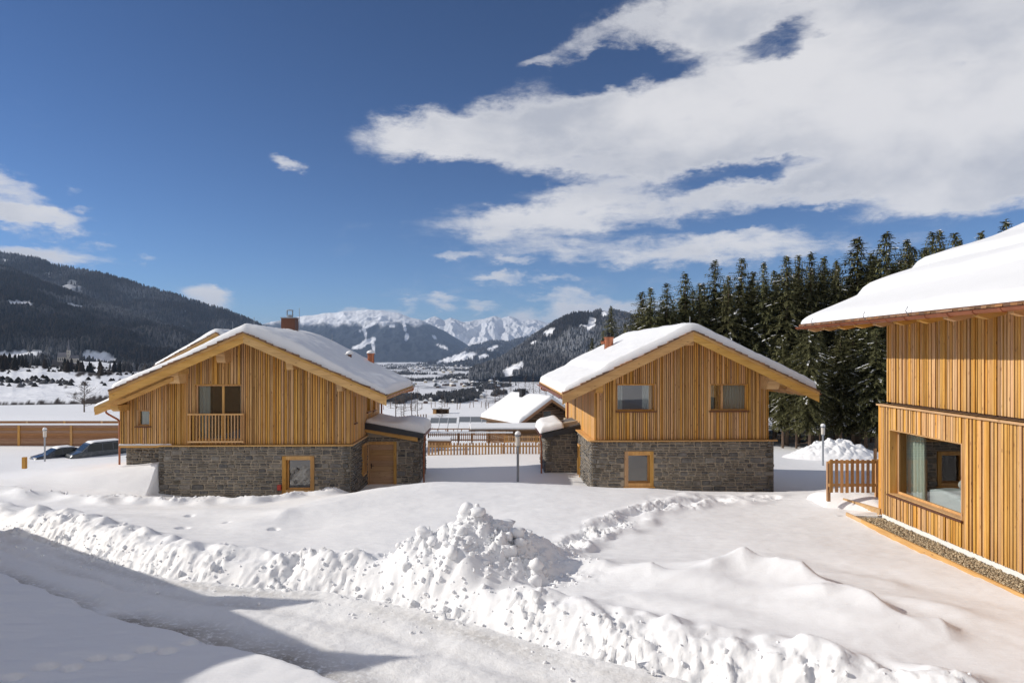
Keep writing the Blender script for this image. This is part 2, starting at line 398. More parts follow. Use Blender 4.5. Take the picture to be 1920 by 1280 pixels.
# ------------------------------------------------------------------ the snow ground
ROAD_FAR = [(-30,28.5),(-22,24.2),(-15.75,21.0),(-11.7,18.5),(-8.55,16.6),(-6.4,15.95),(-4.43,15.65),(-1.8,14.4),(.4,12.8),(2.6,11.45),(6,9.4),(10,7)]
ROAD_NEAR = [(-28,24.5),(-20,20.6),(-12.15,16.2),(-10.1,15.0),(-7.5,13.5),(-5.35,12.4),(-3.6,11.55),(-2.15,10.6),(1.0,8.6),(5,6)]
PATH_L = [(-24,28.5),(-19.5,26.2),(-15.5,25.4),(-12.2,25.2),(-9.5,25.6),(-7.6,26.6)]
TRAIL = [(.6,17.2),(1.6,18.3),(2.9,20.2),(5.0,22.4),(7.4,23.8),(9.3,24.3)]
CP = [  # x, y, z
 (-12,6,-5.0),(0,4,-5.0),(12,4,-5.0),(-9,10,-4.95),(-3,7,-5.05),(6,8,-5.0),
 (-15,23,-5.2),(-11,20.5,-5.12),(-8,19.5,-5.12),(-5.6,20,-5.08),(-7,17.8,-5.1),(-3.6,17.2,-5.1),(-5.2,22.5,-4.86),(-2.6,24.3,-4.62),(-.2,25,-4.72),(2.2,25,-4.76),
 (4.8,25,-4.80),(7.2,25,-4.98),(9.2,25.2,-5.10),(.6,20.5,-5.0),(-2,21,-4.92),(2.2,19.8,-5.06),(5.5,21.6,-5.05),(8.5,23,-5.06),(4.0,17,-5.08),
 (2,15,-5.05),(3,12.6,-5.03),(5,10.6,-5.02),(9,16.3,-5.05),(7.2,18.5,-5.06),(9.3,13.3,-5.06),(12,14,-5.1),(12,20,-5.1),(10.6,21.5,-5.0),(12.5,24,-4.7),
 (-9.5,26.5,-5.62),(-13,27.0,-5.66),(-9,28,-5.78),(-12,28,-5.82),(-6.5,28,-5.70),(-5.5,31,-5.95),(-3.4,31,-5.85),(-1,29,-5.6),(1.5,31,-5.6),(4.5,28,-5.6),(8,28,-5.62),(11,28.4,-5.8),
 (-8,34,-5.9),(7,34,-5.8),(-1,38,-5.7),(3,38,-5.7),(0,33,-5.75),(12.5,32,-6.2),(15,30,-6.0),
 (-17,24.5,-5.3),(-20,27,-5.15),(-24,30,-4.95),(-17,27,-5.35),
 (0,50,-6.4),(5,50,-6.4),(-8,50,-6.9),(2,62,-7.9),(-6,75,-8.4),(6,75,-8.4),(0,100,-9.2),(-14,100,-9.4),(14,100,-9.4),(0,150,-10.9),(-20,150,-10.9),(20,150,-11),
 (18,42,-6.8),(20,50,-7.3),(28,62,-8.3),(40,62,-8),(26,75,-8.6),(20,100,-10),(60,80,-8),(14,40,-6.5),(24,30,-5.3),
 (-34,52,-9.2),(-40,64,-9.9),(-55,64,-9.9),(-46,74,-9.9),(-65,74,-9.9),(-30,74,-9.6),(-28,45,-7.6),(-24,38,-5.6),(-30,36,-5.7),(-42,40,-7.0),
 (-40,80,-9.6),(-60,82,-9.4),(-60,100,-9.0),(-94,150,-12.6),(-60,150,-12.0),(-140,150,-12),(-180,250,-14.6),(-110,250,-15.2),(-200,200,-13),(-45,110,-10.2),(-45,180,-13),
 (30,200,-15),(-60,260,-17),(0,220,-17)]
cpa = np.array(CP)
def _tps(r2): return np.where(r2 > 1e-9, r2*np.log(r2+1e-9), 0)
_wx, _wy = lambda x, y: x/np.maximum(18, np.abs(y)+4)*20, lambda x, y: 24*np.log(np.maximum(y, -8)+14.0)
def _uv(x, y): return _wx(x, y), _wy(x, y)
cu, cv = _uv(cpa[:,0], cpa[:,1]); n_ = len(cpa)
A_ = np.zeros((n_+3, n_+3)); A_[:n_,:n_] = _tps((cu[:,None]-cu)**2+(cv[:,None]-cv)**2) + np.eye(n_)*.6
A_[:n_,n_] = 1; A_[:n_,n_+1] = cu; A_[:n_,n_+2] = cv; A_[n_:,:n_] = A_[:n_,n_:].T
SOL = np.linalg.solve(A_, np.concatenate([cpa[:,2], [0,0,0]]))
def base_h(x, y):
    x = np.asarray(x, float); y = np.asarray(y, float)
    xc = np.clip(x, -260, 260); yc = np.clip(y, 0, 300)
    u, v = _uv(xc, yc); t = SOL[n_] + SOL[n_+1]*u + SOL[n_+2]*v
    for i in range(n_): t = t + SOL[i]*_tps((u-cu[i])**2+(v-cv[i])**2)
    lim = sst(y, 120, 300); t = t*(1-lim) + np.clip(t, -20, -9)*lim
    # the terrace ends and the hillside falls to the valley floor
    d = np.hypot(x*.8, y)
    f = sst(d, 190, 800)
    return t*(1-f) + (-100)*f
def gauss(x, y, cx, cy, sx, sy, rot, h, pw=1.0):
    c, s = math.cos(R(rot)), math.sin(R(rot)); dx = x-cx; dy = y-cy
    a = (dx*c+dy*s)/sx; b = (-dx*s+dy*c)/sy
    return h*np.exp(-(a*a+b*b)**pw)
def rough_mask(x, y):
    df, sf, _ = seg_dist(x, y, ROAD_FAR)
    m = sst(df, 1.5, .4)*(sf > 0) + sst(df, .3, 0)*(sf <= 0)
    pile = np.exp(-(((x+.95)/2.3)**2+((y-16.1)/1.5)**2)**1.5)*1.3
    sk = np.exp(-(((x+4.0)/2.6)**2+((y-16.7)/.8)**2)**1.5)
    xw = x+.35*gn(x*1.1, y*1.1, 93); yw = y+.35*gn(x*1.1, y*1.1, 94); dp, _, _ = seg_dist(xw, yw, PATH_L); dt, _, _ = seg_dist(xw, yw, TRAIL)
    dn, sn, _ = seg_dist(x, y, ROAD_NEAR)
    return np.clip(np.maximum.reduce([m, pile, .35*sst(dn, .28, .05), sk, sst(dp, 1.0, .35)*.9, sst(dt, .75, .2)*np.clip(.75+1.2*gn(x*.7, y*.7, 95), .15, 1)*sst(y, 25.5, 22)]), 0, 1.2)*(1-.95*np.exp(-(((x+.7-(14.6-y)*.5)/1.7)**2+((y-14.62)/.30)**2)**1.5))
_cr = np.array([(2.2,13.9),(3.1,14.6),(4.36,15.1),(5.26,15.55),(5.75,15.0),(6.24,14.75),(6.56,14.0),(6.85,13.2),(7.2,12.5),(7.6,11.6)])
_ch = np.array([0,.16,.27,.50,.27,.36,.30,.26,.18,0])
_s = np.concatenate([[0], np.cumsum(np.hypot(*np.diff(_cr, axis=0).T))]); _t = np.linspace(0, _s[-1], 40)
_sm = lambda a: np.convolve(np.pad(np.interp(_t, _s, a), 3, mode='edge'), np.array([1,2,3,4,3,2,1])/16, 'valid')
CRS = list(zip(_sm(_cr[:,0]), _sm(_cr[:,1]))); CRH = _sm(_ch); CRH[0] = CRH[-1] = 0
CRL = np.concatenate([[0], np.cumsum(np.hypot(*np.diff(np.array(CRS), axis=0).T))])
def ground(x, y, detail=True):
    z = base_h(x, y)
    near = (y < 60) & (np.abs(x) < 40)
    z = z + fbm(x, y, 9, 3, 3)*.10*sst(y, 75, 25)
    # wind-shaped mounds on the right
    for a in [(5.2,14.9,1.7,.8,-18,.12),(2.6,15.2,1.0,.45,-8,.16,.8),(2.9,15.75,.35,.16,-25,.10),(8.4,13.4,.8,.35,-45,.10),(1.9,16.3,1.2,.5,8,.18),
              (4.2,14.6,1.6,.35,-28,.10),(3.0,13.7,1.8,.4,-25,.10),(5.4,13.3,2.2,.4,-35,.10),(8.8,15.2,2.5,.6,-50,-.07),
              (-6.4,21.6,1.5,.8,20,.18),(-4.6,22.6,2.6,1.1,10,.16),(-7.8,20.4,1.2,.5,-20,.10),(-9.6,22.2,2.0,.7,-10,.13),(-12.5,21.2,2.0,.7,-15,.12),(-3.6,24.2,2.2,.5,12,.12)]:
        z = z + gauss(x, y, *a)
    # deep snow left of the left house
    dk = sst(y, 26.8, 28.0)*sst(x, -34, -24)*sst(y, 44, 34)*sst(x, -14.36, -14.44)
    z = z*(1-dk) + (-4.44-.095*np.clip(-14.4-x, 0, 12)-.085*np.clip(y-29.5, 0, 20)+.06*fbm(x, y, 3.0, 2, 71))*dk
    # long drift crest with peaks on the right
    dc, sc_, tc = seg_dist(x, y, CRS)
    hc = np.interp(tc, CRL, CRH); sw = np.where(sc_ > 0, .33, .95)*(1+.35*gn(x*.9, y*.9, 91))
    z = z + .75*hc*np.exp(-(np.sqrt(dc*dc+.003)/sw)**1.25)
    for (cx, cy, h_, wl, wr, wy) in [(5.30,15.65,.36,1.1,.28,.50),(4.45,15.2,.16,.8,.3,.4),(6.35,14.8,.27,.8,.30,.42),(5.95,15.2,.14,.5,.2,.3),(7.05,13.3,.26,.9,.26,.5),(7.75,12.3,.22,.8,.24,.4),(3.2,15.3,.20,.9,.22,.28),(6.3,13.6,.12,.9,.25,.3),(2.2,15.9,.14,.9,.25,.3),(8.4,15.0,.07,1.5,.5,.5),(-6.9,21.0,.12,1.0,.35,.5)]:
        a_ = (x-cx)*.94-(y-cy)*.34; b_ = (x-cx)*.34+(y-cy)*.94
        a_ = a_ + .12*gn(y*1.5, x*.5, 55)
        z = z + h_*np.exp(-(np.sqrt(a_*a_+.004)/np.where(a_ < 0, wl, wr))**1.35-(b_/wy)**2)
    # ploughed road: cut down, berm along its far edge
    df, sf, _ = seg_dist(x, y, ROAD_FAR); dn, sn, _ = seg_dist(x, y, ROAD_NEAR)
    inside = np.where((sf <= 0) & (sn > 0), np.minimum(df, dn), -np.minimum(df, dn))
    inside = np.where(sf > 0, -df, inside); inside = np.where(sn <= 0, -dn, inside)
    far_out = (sf > 0); inside = inside + .11*fbm(x, y, 1.1, 3, 66)*(~far_out)
    cut = np.where(far_out, sst(inside, -.80, 0.0), sst(inside, -.38, .12))
    z = z*(1-cut) + (-5.58)*cut
    hump = np.exp(-((df-1.10)/.42)**2)*(sf > 0)*.17*sst(y, 27, 23)
    z = z + hump*(1+1.1*gn(x/1.1, y/1.1, 5)+.8*gn(x/.45, y/.45, 6)) + gauss(x, y, -4.4, 16.25, .55, .4, 0, .22)
    # heap thrown up by the plough
    rr = np.sqrt(((x+.80)/(2.1+.2*(x < -.8)))**2 + ((y-16.3)/1.75)**2)
    z = z + 1.42*np.clip(1-rr, 0, 1)**1.12*(1+.14*gn(x*1.3, y*1.3, 8)) + gauss(x, y, -3.0, 16.6, 1.4, .5, 5, .12) + gauss(x, y, .9, 16.9, .8, .5, 30, .3)
    # trodden paths
    xw = x+.35*gn(x*1.1, y*1.1, 93); yw = y+.35*gn(x*1.1, y*1.1, 94); dp, sp, _ = seg_dist(xw, yw, PATH_L); dt, st_, tt = seg_dist(xw, yw, TRAIL)
    z = z + .26*np.exp(-((dp-.6)/.42)**2)*(sp < 0)*(1+.4*gn(x*.9, y*.9, 15)) - .16*np.exp(-((dp+.0)/.4)**2)*1.0
    z = z - .13*np.exp(-(dt/.24)**2)*(.6+.9*gn(x*1.6, y*1.6, 97)) + .07*np.exp(-((dt-.42)/.25)**2)*(1+1.5*gn(x*1.2, y*1.2, 96))
    z = np.where((x > 10.62) & (x < 14) & (y < 21.36), np.minimum(z, -5.25), z)
    if detail:
        m = rough_mask(x, y)
        w1 = x + .12*gn(x*3, y*3, 41); w2 = y + .12*gn(x*3, y*3, 42)
        heap = np.exp(-(((x+.9)/2.2)**2+((y-16.2)/1.5)**2)); lump = (billow(w1, w2, .6, 1, 11, .55)*.6+fbm(w1, w2, .5, 3, 12, .6)*.4)*(.14+.26*heap) + fbm(w1, w2, .26, 3, 23, .7)*.07 + billow(w1, w2, .14, 3, 29, .7)*.105*(.55+.9*sst(gn(w1*.9, w2*.9, 44), -.4, .5)) - .055
        z = z + lump*np.clip(m, 0, 1.2)*np.clip(.75+.9*gn(x*.8, y*.8, 77), .12, 1.5)
        # ski and snowshoe prints, small blown ripples
        z = z + (fbm(x*.8+y*.5, y*2.6-x*.6, 1.3, 3, 31)*.020 + fbm(x, y, .3, 2, 33)*.004)*sst(y, 40, 24)*(1-np.clip(m, 0, 1))
        for (px_, py_, s_, h_) in FOOT:
            z = z - h_*np.exp(-(((x-px_)/s_)**2+((y-py_)/(s_*.8))**2)**2)
    return z
rnd = random.Random(4)
FOOT = [(-7.0+.05,19.9,.12,.22),(-9.7,20.1,.16,.2),(-8.6,20.6,.1,.14),(-10.2,21.6,.12,.12),(-6.7,23.2,.12,.12),(-10.9,17.9,.18,.2)]
for i in range(9):   # trail of prints in the near bank
    FOOT.append((-7.7+i*.29+rnd.uniform(-.09,.09), 10.7+i*.18+(.10 if i % 2 else -.08)+rnd.uniform(-.05,.05), rnd.uniform(.10,.15), rnd.uniform(.13,.24)))
def axis_vals(lo, a, b, hi, step, g):
    c = list(np.arange(a, b+1e-6, step)); s = step; v = b
    while v < hi: s *= g; v += s; c.append(min(v, hi))
    s = step; v = a; l = []
    while v > lo: s *= g; v -= s; l.append(max(v, lo))
    return np.array(l[::-1]+c)
gx = axis_vals(-9000, -14.5, 11.5, 9000, .048, 1.07)
gy = axis_vals(-60, 9.6, 28.6, 12000, .044, 1.06)
GX, GY = np.meshgrid(gx, gy)
GZ = ground(GX, GY)
def m_ground(t, b):
    m_snow(t, b)
    base = b.inputs['Base Color'].links[0].from_socket
    g = t.new('ShaderNodeNewGeometry').outputs['Position']; sp = t.new('ShaderNodeSeparateXYZ'); t.put(sp.inputs[0], g)
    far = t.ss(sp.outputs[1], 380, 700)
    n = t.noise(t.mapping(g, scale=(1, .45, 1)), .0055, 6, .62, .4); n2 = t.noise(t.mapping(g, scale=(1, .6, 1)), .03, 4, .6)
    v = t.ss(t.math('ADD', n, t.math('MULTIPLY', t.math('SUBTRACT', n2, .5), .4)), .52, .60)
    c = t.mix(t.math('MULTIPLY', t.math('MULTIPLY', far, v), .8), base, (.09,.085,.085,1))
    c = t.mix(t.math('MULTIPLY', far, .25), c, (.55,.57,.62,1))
    # sand stained drift beside the road and the near building
    t.put(b.inputs['Base Color'], c)
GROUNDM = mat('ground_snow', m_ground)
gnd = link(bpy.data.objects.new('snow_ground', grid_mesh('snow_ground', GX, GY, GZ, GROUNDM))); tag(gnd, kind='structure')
gnd['label'] = 'wind-smoothed snow covering the ground between and beyond the chalets'
def gh(x, y): return float(ground(np.array([float(x)]), np.array([float(y)]), False)[0])

# the ploughed road as its own sheet
def resample(pl, n):
    pl = np.array(pl); s = np.concatenate([[0], np.cumsum(np.hypot(*np.diff(pl, axis=0).T))]); t = np.linspace(0, s[-1], n)
    return np.stack([np.interp(t, s, pl[:,0]), np.interp(t, s, pl[:,1])], 1)
NR = 900; fa = resample(ROAD_FAR, NR); na = resample(ROAD_NEAR, NR)
for a_ in (fa, na):
    for k_ in range(30): a_[1:-1] = (a_[:-2]+a_[1:-1]*2+a_[2:])/4
tv = np.linspace(-.06, 1.03, 90)[None,:]
RX = na[:,0:1]*(1-tv)+fa[:,0:1]*tv; RY = na[:,1:2]*(1-tv)+fa[:,1:2]*tv
tr = np.exp(-((tv-.28)/.07)**2)+np.exp(-((tv-.68)/.07)**2)
RZ = -5.50 + fbm(RX, RY, 1.2, 4, 51, .6)*.03 + billow(RX, RY, .16, 2, 52)*.035*(.4+.6*sst(tv, .7, 1)) - .05*tr + .05*sst(tv, .85, 1.0)
rm = grid_mesh('road', RX, RY, RZ, ROAD)
dirt = (1.0*np.exp(-((tv-.1)/.13)**2)+.35*np.exp(-((tv-.92)/.07)**2)+.22*tr)*np.ones_like(RX)*np.clip(.7+fbm(RX, RY, 2.5, 3, 61), 0, 1.3)
at = rm.attributes.new('dirt', 'FLOAT', 'POINT'); at.data.foreach_set('value', dirt.ravel().astype(np.float32))
road = link(bpy.data.objects.new('road', rm)); tag(road, 'narrow ploughed road of packed snow with dirty tyre tracks', kind='structure')

# broken snow clods on berm, heap and paths (uncountable)
def clods(n, seed):
    rng = np.random.RandomState(seed)
    bm = bmesh.new(); bmesh.ops.create_icosphere(bm, subdivisions=2, radius=1)
    bv = np.array([v.co[:] for v in bm.verts]); bf = np.array([[v.index for v in f.verts] for f in bm.faces]); bm.free()
    xs = rng.uniform(-18, 11, n*14); ys = rng.uniform(10, 28, n*14)
    m = rough_mask(xs, ys); heap = np.exp(-(((xs+.85)/2.0)**2+((ys-16)/1.3)**2))
    df, sf, _ = seg_dist(xs, ys, ROAD_FAR)
    keep = rng.rand(len(xs)) < (m*.12 + heap*1.1 + .30*np.exp(-((df-.15)/.35)**2))*.9
    keep &= (m > .15) | (df < .9)
    xs, ys, heap = xs[keep][:n], ys[keep][:n], heap[keep][:n]
    zs = ground(xs, ys); df, sf, _ = seg_dist(xs, ys, ROAD_FAR)
    sz = rng.gamma(1.1, .009, len(xs)) + .009 + heap*rng.gamma(1, .010, len(xs)) + np.where(rng.rand(len(xs)) < .06, rng.uniform(.02, .09, len(xs))*(.15+heap), 0) + np.where((rng.rand(len(xs)) < .05) & (heap > .25), rng.uniform(.05, .13, len(xs)), 0)
    sz = np.where(sf <= 0, np.minimum(sz, .03), np.minimum(sz, .21))
    zs = np.where(sf <= 0, np.maximum(zs, -5.5), zs)
    V = []; Q = []; c = 0
    for x, y, z, s in zip(xs, ys, zs, sz):
        dv = rng.normal(size=3)*2; w = np.sign(bv)*np.abs(bv)**.75*(1+.25*np.sin(bv@rng.normal(size=(3,3))*3+dv))*(1+rng.uniform(-.35,.4,3))
        V.append(w*s+np.array([x, y, z+s*.25])); Q.append(bf+c); c += len(bv)
    return np.concatenate(V), np.concatenate(Q)
cv_, cq_ = clods(3600, 5)
cl = link(bpy.data.objects.new('snow_clods', raw_mesh('snow_clods', cv_, cq_, SNOW, False)))
tag(cl, 'broken clods of snow thrown up along the ploughed road and over the heap', kind='stuff')

# ------------------------------------------------------------------ far land: hills and mountains
def m_mount(snowamt, forest, haze=0.0, fscale=.02):
    def fn(t, b):
        g = t.new('ShaderNodeNewGeometry'); p = g.outputs['Position']
        at = t.new('ShaderNodeAttribute', attribute_name='clear').outputs['Fac']
        n = t.noise(p, fscale, 6, .65); n2 = t.noise(p, fscale*.16, 5, .6)
        v = t.math('ADD', t.math('MULTIPLY', n, .55), t.math('MULTIPLY', n2, .45))
        s = t.math('MAXIMUM', at, t.ss(v, .66-snowamt, .74-snowamt, 0, .75))
        fc = t.mix(n, tuple(x*.6 for x in forest)+(1,), tuple(x*1.4 for x in forest)+(1,))
        t.put(b.inputs['Base Color'], t.mix(s, fc, (.82,.84,.88,1))); b.inputs['Roughness'].default_value = .85; b.inputs['Specular IOR Level'].default_value = .05
        t.put(b.inputs['Normal'], t.bump(v, .6, 14))
    return fn
def sheet(name, ridge, d_ridge, foot, d_foot, matn, nx=420, ny=120, bumps=.07, seed=1, clear=None, label=None, power=1.0, rid=0.0, x0=None, x1=None):
    rx = np.array([p[0] for p in ridge], float); ry = np.array([p[1] for p in ridge], float)
    fx = np.array([p[0] for p in foot], float); fy = np.array([p[1] for p in foot], float)
    px = np.linspace(rx[0], rx[-1], nx)[None,:]; t = np.linspace(0, 1.25, ny)[:,None]
    yr = np.interp(px, rx, ry); yf = np.interp(px, fx, fy)
    yr = yr + fbm(px, px*0, 30, 4, seed)*1.6
    d = d_foot + (d_ridge-d_foot)*t
    tt = np.minimum(t, 1)**power
    zf = (HY-yf)/F*d_foot; zr = (HY-yr)/F*d_ridge
    z = zf*(1-tt)+zr*tt - np.clip(t-1, 0, 1)*(zr-zf)*2.0
    x = (px-960)/F*d
    amp = (np.abs(zr-zf).mean()+30)
    env = np.sin(np.pi*np.clip(t, 0, 1))**.6
    z = z + amp*env*(bumps*fbm(x+0*z, d+0*z, d_ridge*.07, 6, seed+3, .52) + rid*(.5-np.abs(fbm(x+0*z, d*.5+0*z, d_ridge*.035, 4, seed+9))))
    X = x+0*z; Y = d+0*z
    me = grid_mesh(name, X, Y, z, MATS[matn])
    pxx = X/Y*F+960; pyy = HY-z/Y*F
    c = np.zeros_like(z)
    if clear: c = clear(pxx, pyy, t+0*z, X, Y)
    me.attributes.new('clear', 'FLOAT', 'POINT').data.foreach_set('value', c.ravel().astype(np.float32))
    o = link(bpy.data.objects.new(name, me)); tag(o, label, kind='structure')
    return o, X, Y, z, c, t+0*z
def ell(px, py, L):
    c = 0
    for (cx, cy, rx, ry, rot) in L:
        a, s = math.cos(R(rot)), math.sin(R(rot)); dx = px-cx; dy = -(py-cy)
        u = (dx*a+dy*s)/rx; v = (-dx*s+dy*a)/ry; r = np.sqrt(u*u+v*v) + .35*fbm(px, py, 12, 3, 77)
        c = np.maximum(c, sst(r, 1.1, .85))
    return c
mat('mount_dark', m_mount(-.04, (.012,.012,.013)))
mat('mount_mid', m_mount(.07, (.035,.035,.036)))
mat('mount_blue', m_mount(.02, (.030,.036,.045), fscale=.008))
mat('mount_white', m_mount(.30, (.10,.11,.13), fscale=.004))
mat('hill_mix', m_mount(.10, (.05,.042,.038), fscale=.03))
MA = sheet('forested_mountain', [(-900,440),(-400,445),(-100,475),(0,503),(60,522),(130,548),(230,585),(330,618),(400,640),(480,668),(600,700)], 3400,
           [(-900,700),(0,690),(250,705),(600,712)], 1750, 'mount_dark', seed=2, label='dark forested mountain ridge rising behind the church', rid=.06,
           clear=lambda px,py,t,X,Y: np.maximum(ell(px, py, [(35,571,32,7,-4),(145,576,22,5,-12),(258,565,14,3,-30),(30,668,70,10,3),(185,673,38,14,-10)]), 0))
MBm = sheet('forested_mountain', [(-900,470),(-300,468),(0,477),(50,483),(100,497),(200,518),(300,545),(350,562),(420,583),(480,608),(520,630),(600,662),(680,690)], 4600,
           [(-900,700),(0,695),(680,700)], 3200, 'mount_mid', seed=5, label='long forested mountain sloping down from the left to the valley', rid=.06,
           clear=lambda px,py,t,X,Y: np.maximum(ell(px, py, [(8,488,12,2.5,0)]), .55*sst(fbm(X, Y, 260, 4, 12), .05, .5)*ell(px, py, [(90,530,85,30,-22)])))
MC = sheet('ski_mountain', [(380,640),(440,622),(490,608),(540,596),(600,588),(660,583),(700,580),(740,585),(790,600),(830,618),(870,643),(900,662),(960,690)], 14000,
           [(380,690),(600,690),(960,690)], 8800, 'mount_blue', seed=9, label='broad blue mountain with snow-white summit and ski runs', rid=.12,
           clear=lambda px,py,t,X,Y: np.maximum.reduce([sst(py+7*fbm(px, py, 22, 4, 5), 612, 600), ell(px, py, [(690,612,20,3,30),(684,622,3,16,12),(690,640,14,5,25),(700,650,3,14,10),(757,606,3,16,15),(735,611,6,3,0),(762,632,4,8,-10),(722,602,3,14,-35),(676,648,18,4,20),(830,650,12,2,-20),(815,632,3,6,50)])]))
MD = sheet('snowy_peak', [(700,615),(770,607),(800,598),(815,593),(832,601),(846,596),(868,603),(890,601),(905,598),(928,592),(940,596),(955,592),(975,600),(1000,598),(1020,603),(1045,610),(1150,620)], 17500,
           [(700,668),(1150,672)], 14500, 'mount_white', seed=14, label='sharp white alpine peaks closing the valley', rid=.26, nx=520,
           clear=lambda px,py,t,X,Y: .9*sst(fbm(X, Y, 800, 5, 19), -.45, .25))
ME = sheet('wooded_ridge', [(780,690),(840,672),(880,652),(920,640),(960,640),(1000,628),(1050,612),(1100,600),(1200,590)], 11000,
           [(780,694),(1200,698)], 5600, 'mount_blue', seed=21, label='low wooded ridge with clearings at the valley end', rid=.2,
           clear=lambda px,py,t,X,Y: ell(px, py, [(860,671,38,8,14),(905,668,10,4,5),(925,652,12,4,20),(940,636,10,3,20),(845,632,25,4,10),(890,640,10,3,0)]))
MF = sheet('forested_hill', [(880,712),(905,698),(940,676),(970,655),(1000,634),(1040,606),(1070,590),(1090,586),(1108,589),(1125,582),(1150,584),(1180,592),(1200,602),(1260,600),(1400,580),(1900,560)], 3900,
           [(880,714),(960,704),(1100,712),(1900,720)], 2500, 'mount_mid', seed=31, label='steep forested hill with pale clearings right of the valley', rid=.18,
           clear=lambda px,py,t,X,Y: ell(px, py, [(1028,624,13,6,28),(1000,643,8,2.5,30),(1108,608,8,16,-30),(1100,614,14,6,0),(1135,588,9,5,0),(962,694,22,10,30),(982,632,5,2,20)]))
HL = sheet('valley_hillside', [(-700,640),(0,664),(120,676),(200,680),(260,690),(400,700),(560,705)], 1750, [(-700,771),(0,771),(220,771),(560,785)], 230, 'hill_mix', seed=41, nx=420, ny=200, bumps=.05,
           label='lower snow fields and copses beneath the dark mountain',
           clear=lambda px,py,t,X,Y: np.clip(np.maximum(ell(px, py, [(60,710,90,22,0),(190,722,90,16,-6),(0,735,200,20,0),(30,670,70,12,3),(185,674,45,16,-10),(240,710,60,12,0),(170,690,25,6,-20),(400,730,200,26,0)]), .0), 0, 1))

# trees covering the slopes, scattered points carrying a small conifer (far-off woods)
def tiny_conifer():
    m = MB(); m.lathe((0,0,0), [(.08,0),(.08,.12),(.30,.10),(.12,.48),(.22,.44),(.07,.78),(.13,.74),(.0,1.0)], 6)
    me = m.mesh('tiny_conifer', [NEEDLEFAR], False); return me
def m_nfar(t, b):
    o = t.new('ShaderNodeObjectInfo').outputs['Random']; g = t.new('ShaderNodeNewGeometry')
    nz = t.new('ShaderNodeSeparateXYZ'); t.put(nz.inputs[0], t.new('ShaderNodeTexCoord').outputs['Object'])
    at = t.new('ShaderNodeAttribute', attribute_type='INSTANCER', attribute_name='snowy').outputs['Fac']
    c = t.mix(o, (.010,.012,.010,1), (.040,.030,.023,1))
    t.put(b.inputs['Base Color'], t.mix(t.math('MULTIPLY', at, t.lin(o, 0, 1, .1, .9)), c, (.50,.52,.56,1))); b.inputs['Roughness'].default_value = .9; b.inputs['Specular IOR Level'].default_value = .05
NEEDLEFAR = mat('far_needles', m_nfar)
conif = bpy.data.objects.new('tiny_conifer', tiny_conifer())   # only ever used as an instance source
def scatter_nodes():
    ng = bpy.data.node_groups.new('scatter_conifers', 'GeometryNodeTree')
    ng.interface.new_socket('Geometry', in_out='INPUT', socket_type='NodeSocketGeometry'); ng.interface.new_socket('Geometry', in_out='OUTPUT', socket_type='NodeSocketGeometry')
    N = ng.nodes; L = ng.links; i = N.new('NodeGroupInput'); o = N.new('NodeGroupOutput')
    ip = N.new('GeometryNodeInstanceOnPoints'); oi = N.new('GeometryNodeObjectInfo'); oi.inputs[0].default_value = conif; oi.inputs['As Instance'].default_value = True
    a = N.new('GeometryNodeInputNamedAttribute'); a.data_type = 'FLOAT_VECTOR'; a.inputs[0].default_value = 'sc'
    rv = N.new('FunctionNodeRandomValue'); rv.data_type = 'FLOAT_VECTOR'; rv.inputs[0].default_value = (0,0,0); rv.inputs[1].default_value = (.06,.06,6.28)
    L.new(i.outputs[0], ip.inputs['Points']); L.new(oi.outputs['Geometry'], ip.inputs['Instance']); L.new(a.outputs[0], ip.inputs['Scale']); L.new(rv.outputs[0], ip.inputs['Rotation']); L.new(ip.outputs[0], o.inputs[0])
    return ng
SCN = scatter_nodes()
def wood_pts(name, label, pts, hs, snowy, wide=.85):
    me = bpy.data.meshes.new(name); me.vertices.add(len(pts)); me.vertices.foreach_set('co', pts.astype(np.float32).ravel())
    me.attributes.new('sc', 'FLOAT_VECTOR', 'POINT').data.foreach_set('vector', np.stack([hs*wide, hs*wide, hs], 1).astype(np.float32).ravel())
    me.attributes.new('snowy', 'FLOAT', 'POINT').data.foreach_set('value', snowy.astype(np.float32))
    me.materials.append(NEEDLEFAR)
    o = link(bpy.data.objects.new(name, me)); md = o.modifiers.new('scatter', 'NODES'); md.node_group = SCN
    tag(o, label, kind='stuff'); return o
def forest_on(S, n, name, label, h, seed, maxclear=.35, snow=.3, density=None, wide=.85):
    o, X, Y, Z, C, T = S; rng = np.random.RandomState(seed); hgt, wid = Z.shape
    k = int(n*2.5); r = rng.rand(k)*(hgt-1.01)*.82; c = rng.rand(k)*(wid-1.01); ri = r.astype(int); ci = c.astype(int); fr = r-ri; fc = c-ci
    def bl(A): return (A[ri,ci]*(1-fr)*(1-fc)+A[ri+1,ci]*fr*(1-fc)+A[ri,ci+1]*(1-fr)*fc+A[ri+1,ci+1]*fr*fc)
    x, y, z, cl_ = bl(X), bl(Y), bl(Z), bl(C); px = x/y*F+960
    keep = (cl_ < maxclear) & (px > -120) & (px < 2040)
    if density is not None: keep &= density(x, y, px, HY-z/y*F, rng)
    x, y, z = x[keep][:n], y[keep][:n], z[keep][:n]
    hs = h*rng.uniform(.65, 1.25, len(x)); sn = np.clip(snow+.5*fbm(x, y, 500, 3, seed), 0, 1)
    return wood_pts(name, label, np.stack([x, y, z-h*.06], 1), hs, sn, wide)
forest_on(MA, 42000, 'mountain_forest', 'dense dark conifer forest on the nearest left mountain', 22, 1, snow=.02)
forest_on(MBm, 26000, 'mountain_forest', 'conifer forest dusted with snow on the long far left mountain', 26, 2, snow=.15)
forest_on(MF, 42000, 'mountain_forest', 'snow-dusted conifer forest on the hill right of the valley', 20, 3, snow=.35)
forest_on(ME, 9000, 'mountain_forest', 'conifer woods on the low ridge at the valley end', 30, 4, snow=.1)
